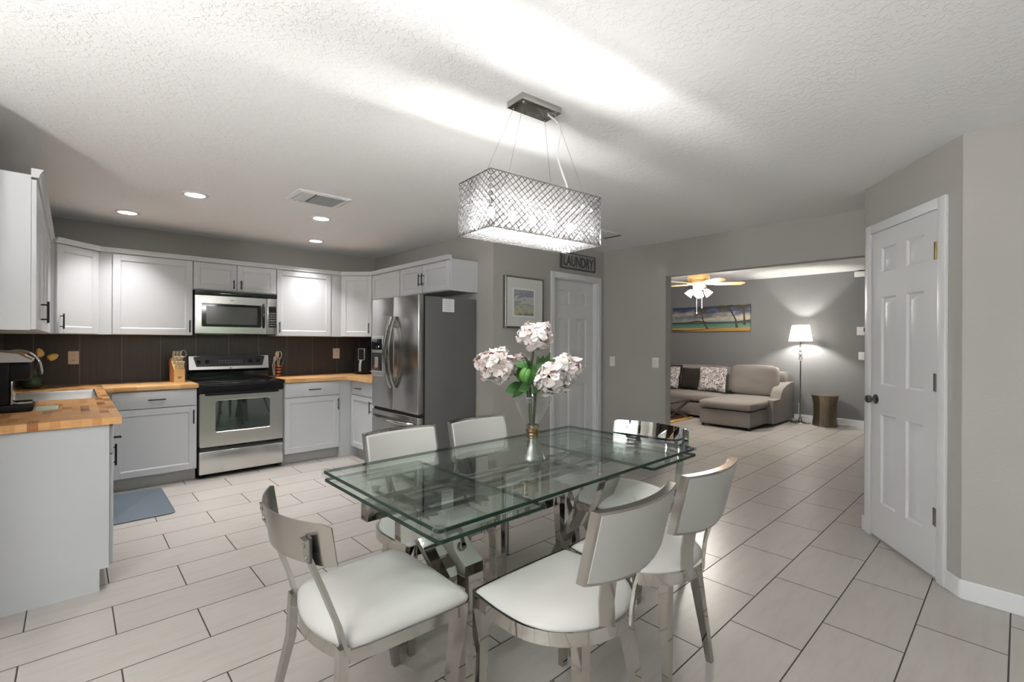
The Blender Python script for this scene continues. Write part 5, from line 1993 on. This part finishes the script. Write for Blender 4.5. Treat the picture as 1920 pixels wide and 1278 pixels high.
# coffee table, mostly hidden behind the wall edge
t = thing('coffee_table', 'low coffee table with dark crossed legs and a wooden floor frame', 'coffee table', (7.4, 4.25, 0))
MB().box(6.85, 7.93, 3.92, 4.60, 0.31, 0.345, 0.004).build('table_top', 'dark_wood', t)
mb = MB()
mb.box(6.86, 7.96, 3.90, 3.99, 0.0, 0.03, 0.003)
mb.box(6.86, 7.96, 4.53, 4.62, 0.0, 0.03, 0.003)
mb.box(7.87, 7.96, 3.99, 4.53, 0.0, 0.03, 0.003)
mb.box(6.86, 6.95, 3.99, 4.53, 0.0, 0.03, 0.003)
mb.build('base_frame', 'oak', t)
for y in (3.94, 4.58):
    MB().bar([(7.90, y, 0.03), (6.92, y, 0.31)], (0, 1, 0), 0.03, 0.02).build('leg', 'dark_wood', t)
    MB().bar([(6.92, y + 0.001, 0.03), (7.90, y + 0.001, 0.31)], (0, 1, 0), 0.03, 0.02).build('leg', 'dark_wood', t)

# floor lamp
LX, LY = 8.93, 2.51
t = thing('floor_lamp', 'lit floor lamp with white shade and glass ball stem beside the sofa', 'floor lamp', (LX, LY, 0))
MB().lathe([(0.15, 0), (0.152, 0.008), (0.145, 0.014), (0.06, 0.018), (0.03, 0.03), (0.018, 0.07), (0.02, 0.09), (0.011, 0.10)], (LX, LY, 0), 32).build('base', 'chrome', t)
MB().tube([(LX, LY, 0.09), (LX, LY, 1.03)], 0.010, 10).build('pole', 'chrome', t)
for i in range(3):
    z = 1.075 + i * 0.078
    MB().sphere((LX, LY, z), 0.034, seg=16).build('glass_ball', 'foot_glass', t)
    MB().lathe([(0.014, -0.008), (0.026, -0.004), (0.026, 0.004), (0.014, 0.008)], (LX, LY, z + 0.039), 14).build('collar', 'chrome', t)
MB().tube([(LX, LY, 1.27), (LX, LY, 1.40)], 0.009, 8).build('neck', 'chrome', t)
MB().lathe([(0.172, 1.360), (0.126, 1.625)], (LX, LY, 0), 40, cap=False).build('lamp_shade', 'shade_fabric', t)
mb = MB()
mb.tube([(LX - 0.125, LY, 1.615), (LX + 0.125, LY, 1.615)], 0.002, 5)
mb.tube([(LX, LY - 0.125, 1.615), (LX, LY + 0.125, 1.615)], 0.002, 5)
mb.tube([(LX, LY, 1.40), (LX, LY, 1.64)], 0.003, 5)
mb.sphere((LX, LY, 1.645), 0.009, seg=8)
mb.build('harp', 'chrome', t)
MB().sphere((LX, LY, 1.47), 0.030, seg=12, sc=(1, 1, 1.2)).build('bulb', 'lamp_bulb_glow', t)
# floor cord coil behind the lamp
pts = [Vector((9.10 + 0.04 * math.cos(a), 2.58 + 0.045 * math.sin(a), 0.010 + 0.004 * a)) for a in [k * 0.5 for k in range(30)]]
tag(MB().tube([(9.18, 2.60, 0.30), (9.17, 2.60, 0.05)] + pts, 0.006, 6).build('power_cord', 'plate_white'), 'white power cord coiled on the floor behind the floor lamp', 'cord')

# hammered bronze drum stool
DX, DY = 8.90, 2.15
t = thing('drum_stool', 'hammered bronze drum side table standing right of the floor lamp', 'side table', (DX, DY, 0))
prof = [(0.172, 0.0), (0.175, 0.01), (0.163, 0.12), (0.156, 0.24), (0.160, 0.36), (0.178, 0.450), (0.186, 0.470), (0.186, 0.478)]
MB().lathe(prof, (DX, DY, 0), 32, flute=lambda k: -0.035 if k % 4 == 0 else 0.0).build('body', 'bronze', t, angle=20)
MB().lathe([(0.186, 0.478), (0.190, 0.482), (0.190, 0.490), (0.18, 0.493), (0, 0.493)], (DX, DY, 0), 32).build('top', 'bronze', t)

# beach canvas
t = thing('beach_painting', 'wide canvas painting of palm trees on a beach above the sofa', 'painting', (9.2, 4.17, 1.79), -PI / 2)
y0, y1, z0, z1 = 3.402, 4.945, 1.542, 2.036
MB().box(9.165, 9.199, y0, y1, z0, z1, 0.003).build('canvas', 'beach_paint', t)
mb = MB()
fx = 9.1635


def pp(u, v_):
    return Vector((fx, y1 - (y1 - y0) * u, z0 + (z1 - z0) * v_))


for path, w_ in (([(0.41, 0.86), (0.41, 0.6), (0.435, 0.35), (0.48, 0.12)], 0.024), ([(0.72, 1.0), (0.78, 0.75), (0.83, 0.45), (0.845, 0.14)], 0.030), ([(0.925, 0.95), (0.93, 0.6), (0.935, 0.24)], 0.028)):
    P = [pp(*q) for q in path]
    mb.bar(P, (0, 1, 0), [w_ * 0.7] + [w_] * (len(P) - 2) + [w_ * 1.6], 0.001)
mb.bar([pp(0.0, 0.055), pp(0.2, 0.04), pp(0.45, 0.10), pp(0.7, 0.14), pp(1.0, 0.11)], (0, 0, 1), [0.03, 0.012, 0.012, 0.006, 0.004], 0.001)
mb.bar([pp(0.0, 0.355), pp(0.2, 0.37), pp(0.35, 0.42), pp(0.5, 0.37), pp(0.8, 0.36), pp(1.0, 0.40)], (0, 0, 1), [0.03, 0.02, 0.03, 0.01, 0.012, 0.03], 0.0008)
mb.build('painted_trunks', 'palm_paint', t, smooth=False)
mb = MB()
rng = random.Random(4)
for cu_, cv_, L in ((0.41, 0.90, 0.16), (0.72, 0.99, 0.15), (0.925, 0.97, 0.12)):
    for k in range(26):
        a = PI * (k + 0.5) / 26 + PI
        L2 = L * rng.uniform(0.7, 1.1)
        c_ = pp(cu_, cv_)
        e1 = c_ + Vector((-0.0002 * k, -math.cos(a) * L2 * 0.9, 0.012 + math.sin(a) * 0.25 * L2))
        e2 = c_ + Vector((-0.0002 * k, -math.cos(a) * L2 * 1.35, math.sin(a) * 1.1 * L2 - 0.03))
        for e in (e1, e2):
            e.z = min(e.z, z1 - 0.002)
            e.y = max(e.y, y0 + 0.002)
        mb.bar([c_, e1, e2], (0, 0.5, 1), [0.016, 0.030, 0.004], 0.0005)
mb.build('painted_fronds', 'frond_paint', t, smooth=False)

# ceiling fan with lights
FXc, FYc = 7.0, 3.35
t = thing('ceiling_fan', 'light wood ceiling fan with glowing tulip lights in the living room', 'ceiling fan', (FXc, FYc, 2.1))
MB().lathe([(0.02, 0), (0.075, -0.004), (0.075, -0.02), (0.03, -0.06), (0.018, -0.065), (0.018, -0.10)], (FXc, FYc, ZL), 24).build('ceiling_mount', 'fan_brass', t)
MB().lathe([(0.02, 2.40), (0.10, 2.375), (0.155, 2.345), (0.165, 2.30), (0.150, 2.265), (0.155, 2.26), (0.150, 2.225), (0.085, 2.205), (0.08, 2.16), (0.055, 2.15)], (FXc, FYc, 0), 32).build('motor_housing', 'fan_brass', t)
for k in range(5):
    a = R(-52 + 72 * k)
    Mb = Matrix.Translation((FXc, FYc, 2.225)) @ Matrix.Rotation(a, 4, 'Z') @ Matrix.Rotation(R(-13), 4, 'X')
    mb = MB()
    mb.bar([(0.10, 0, 0), (0.16, 0, -0.012), (0.22, 0, -0.004)], (0, 1, 0), [0.03, 0.035, 0.06], 0.005, M=Mb)
    br_ = mb.build('blade_bracket', 'fan_brass', t)
    mb = MB()
    ol = [(0.19, -0.045), (0.30, -0.060), (0.60, -0.068), (0.645, -0.05), (0.665, -0.012), (0.62, 0.068), (0.30, 0.060), (0.19, 0.045)]
    mb.prism(ol, -0.004, 0.003, M=Mb)
    mb.build('blade', 'fan_wood', t)
for k in range(4):
    a = R(20 + 90 * k)
    Mb = Matrix.Translation((FXc, FYc, 2.145)) @ Matrix.Rotation(a, 4, 'Z')
    mb = MB()
    mb.tube([(0.03, 0, 0.0), (0.08, 0, -0.005), (0.10, 0, -0.02)], 0.008, 8, M=Mb)
    ar = mb.build('lamp_arm', 'fan_brass', t)
    Mt = Mb @ Matrix.Translation((0.09, 0, -0.015)) @ Matrix.Rotation(R(140), 4, 'Y')
    MB().lathe([(0.018, 0), (0.035, 0.02), (0.045, 0.05), (0.048, 0.08), (0.058, 0.10)], (0, 0, 0), 16, cap=False, M=Mt).build('tulip_shade', 'fan_glow', ar)
for dx, L in ((0.035, 0.24), (-0.02, 0.33)):
    mb = MB()
    p0 = Vector((FXc + dx, FYc - dx, 2.12))
    mb.tube([p0, p0 - Vector((0, 0, L))], 0.0018, 5)
    mb.lathe([(0.003, 0), (0.010, -0.012), (0.004, -0.028)], p0 - Vector((0, 0, L)), 8)
    mb.build('pull_chain', 'plate_white', t)
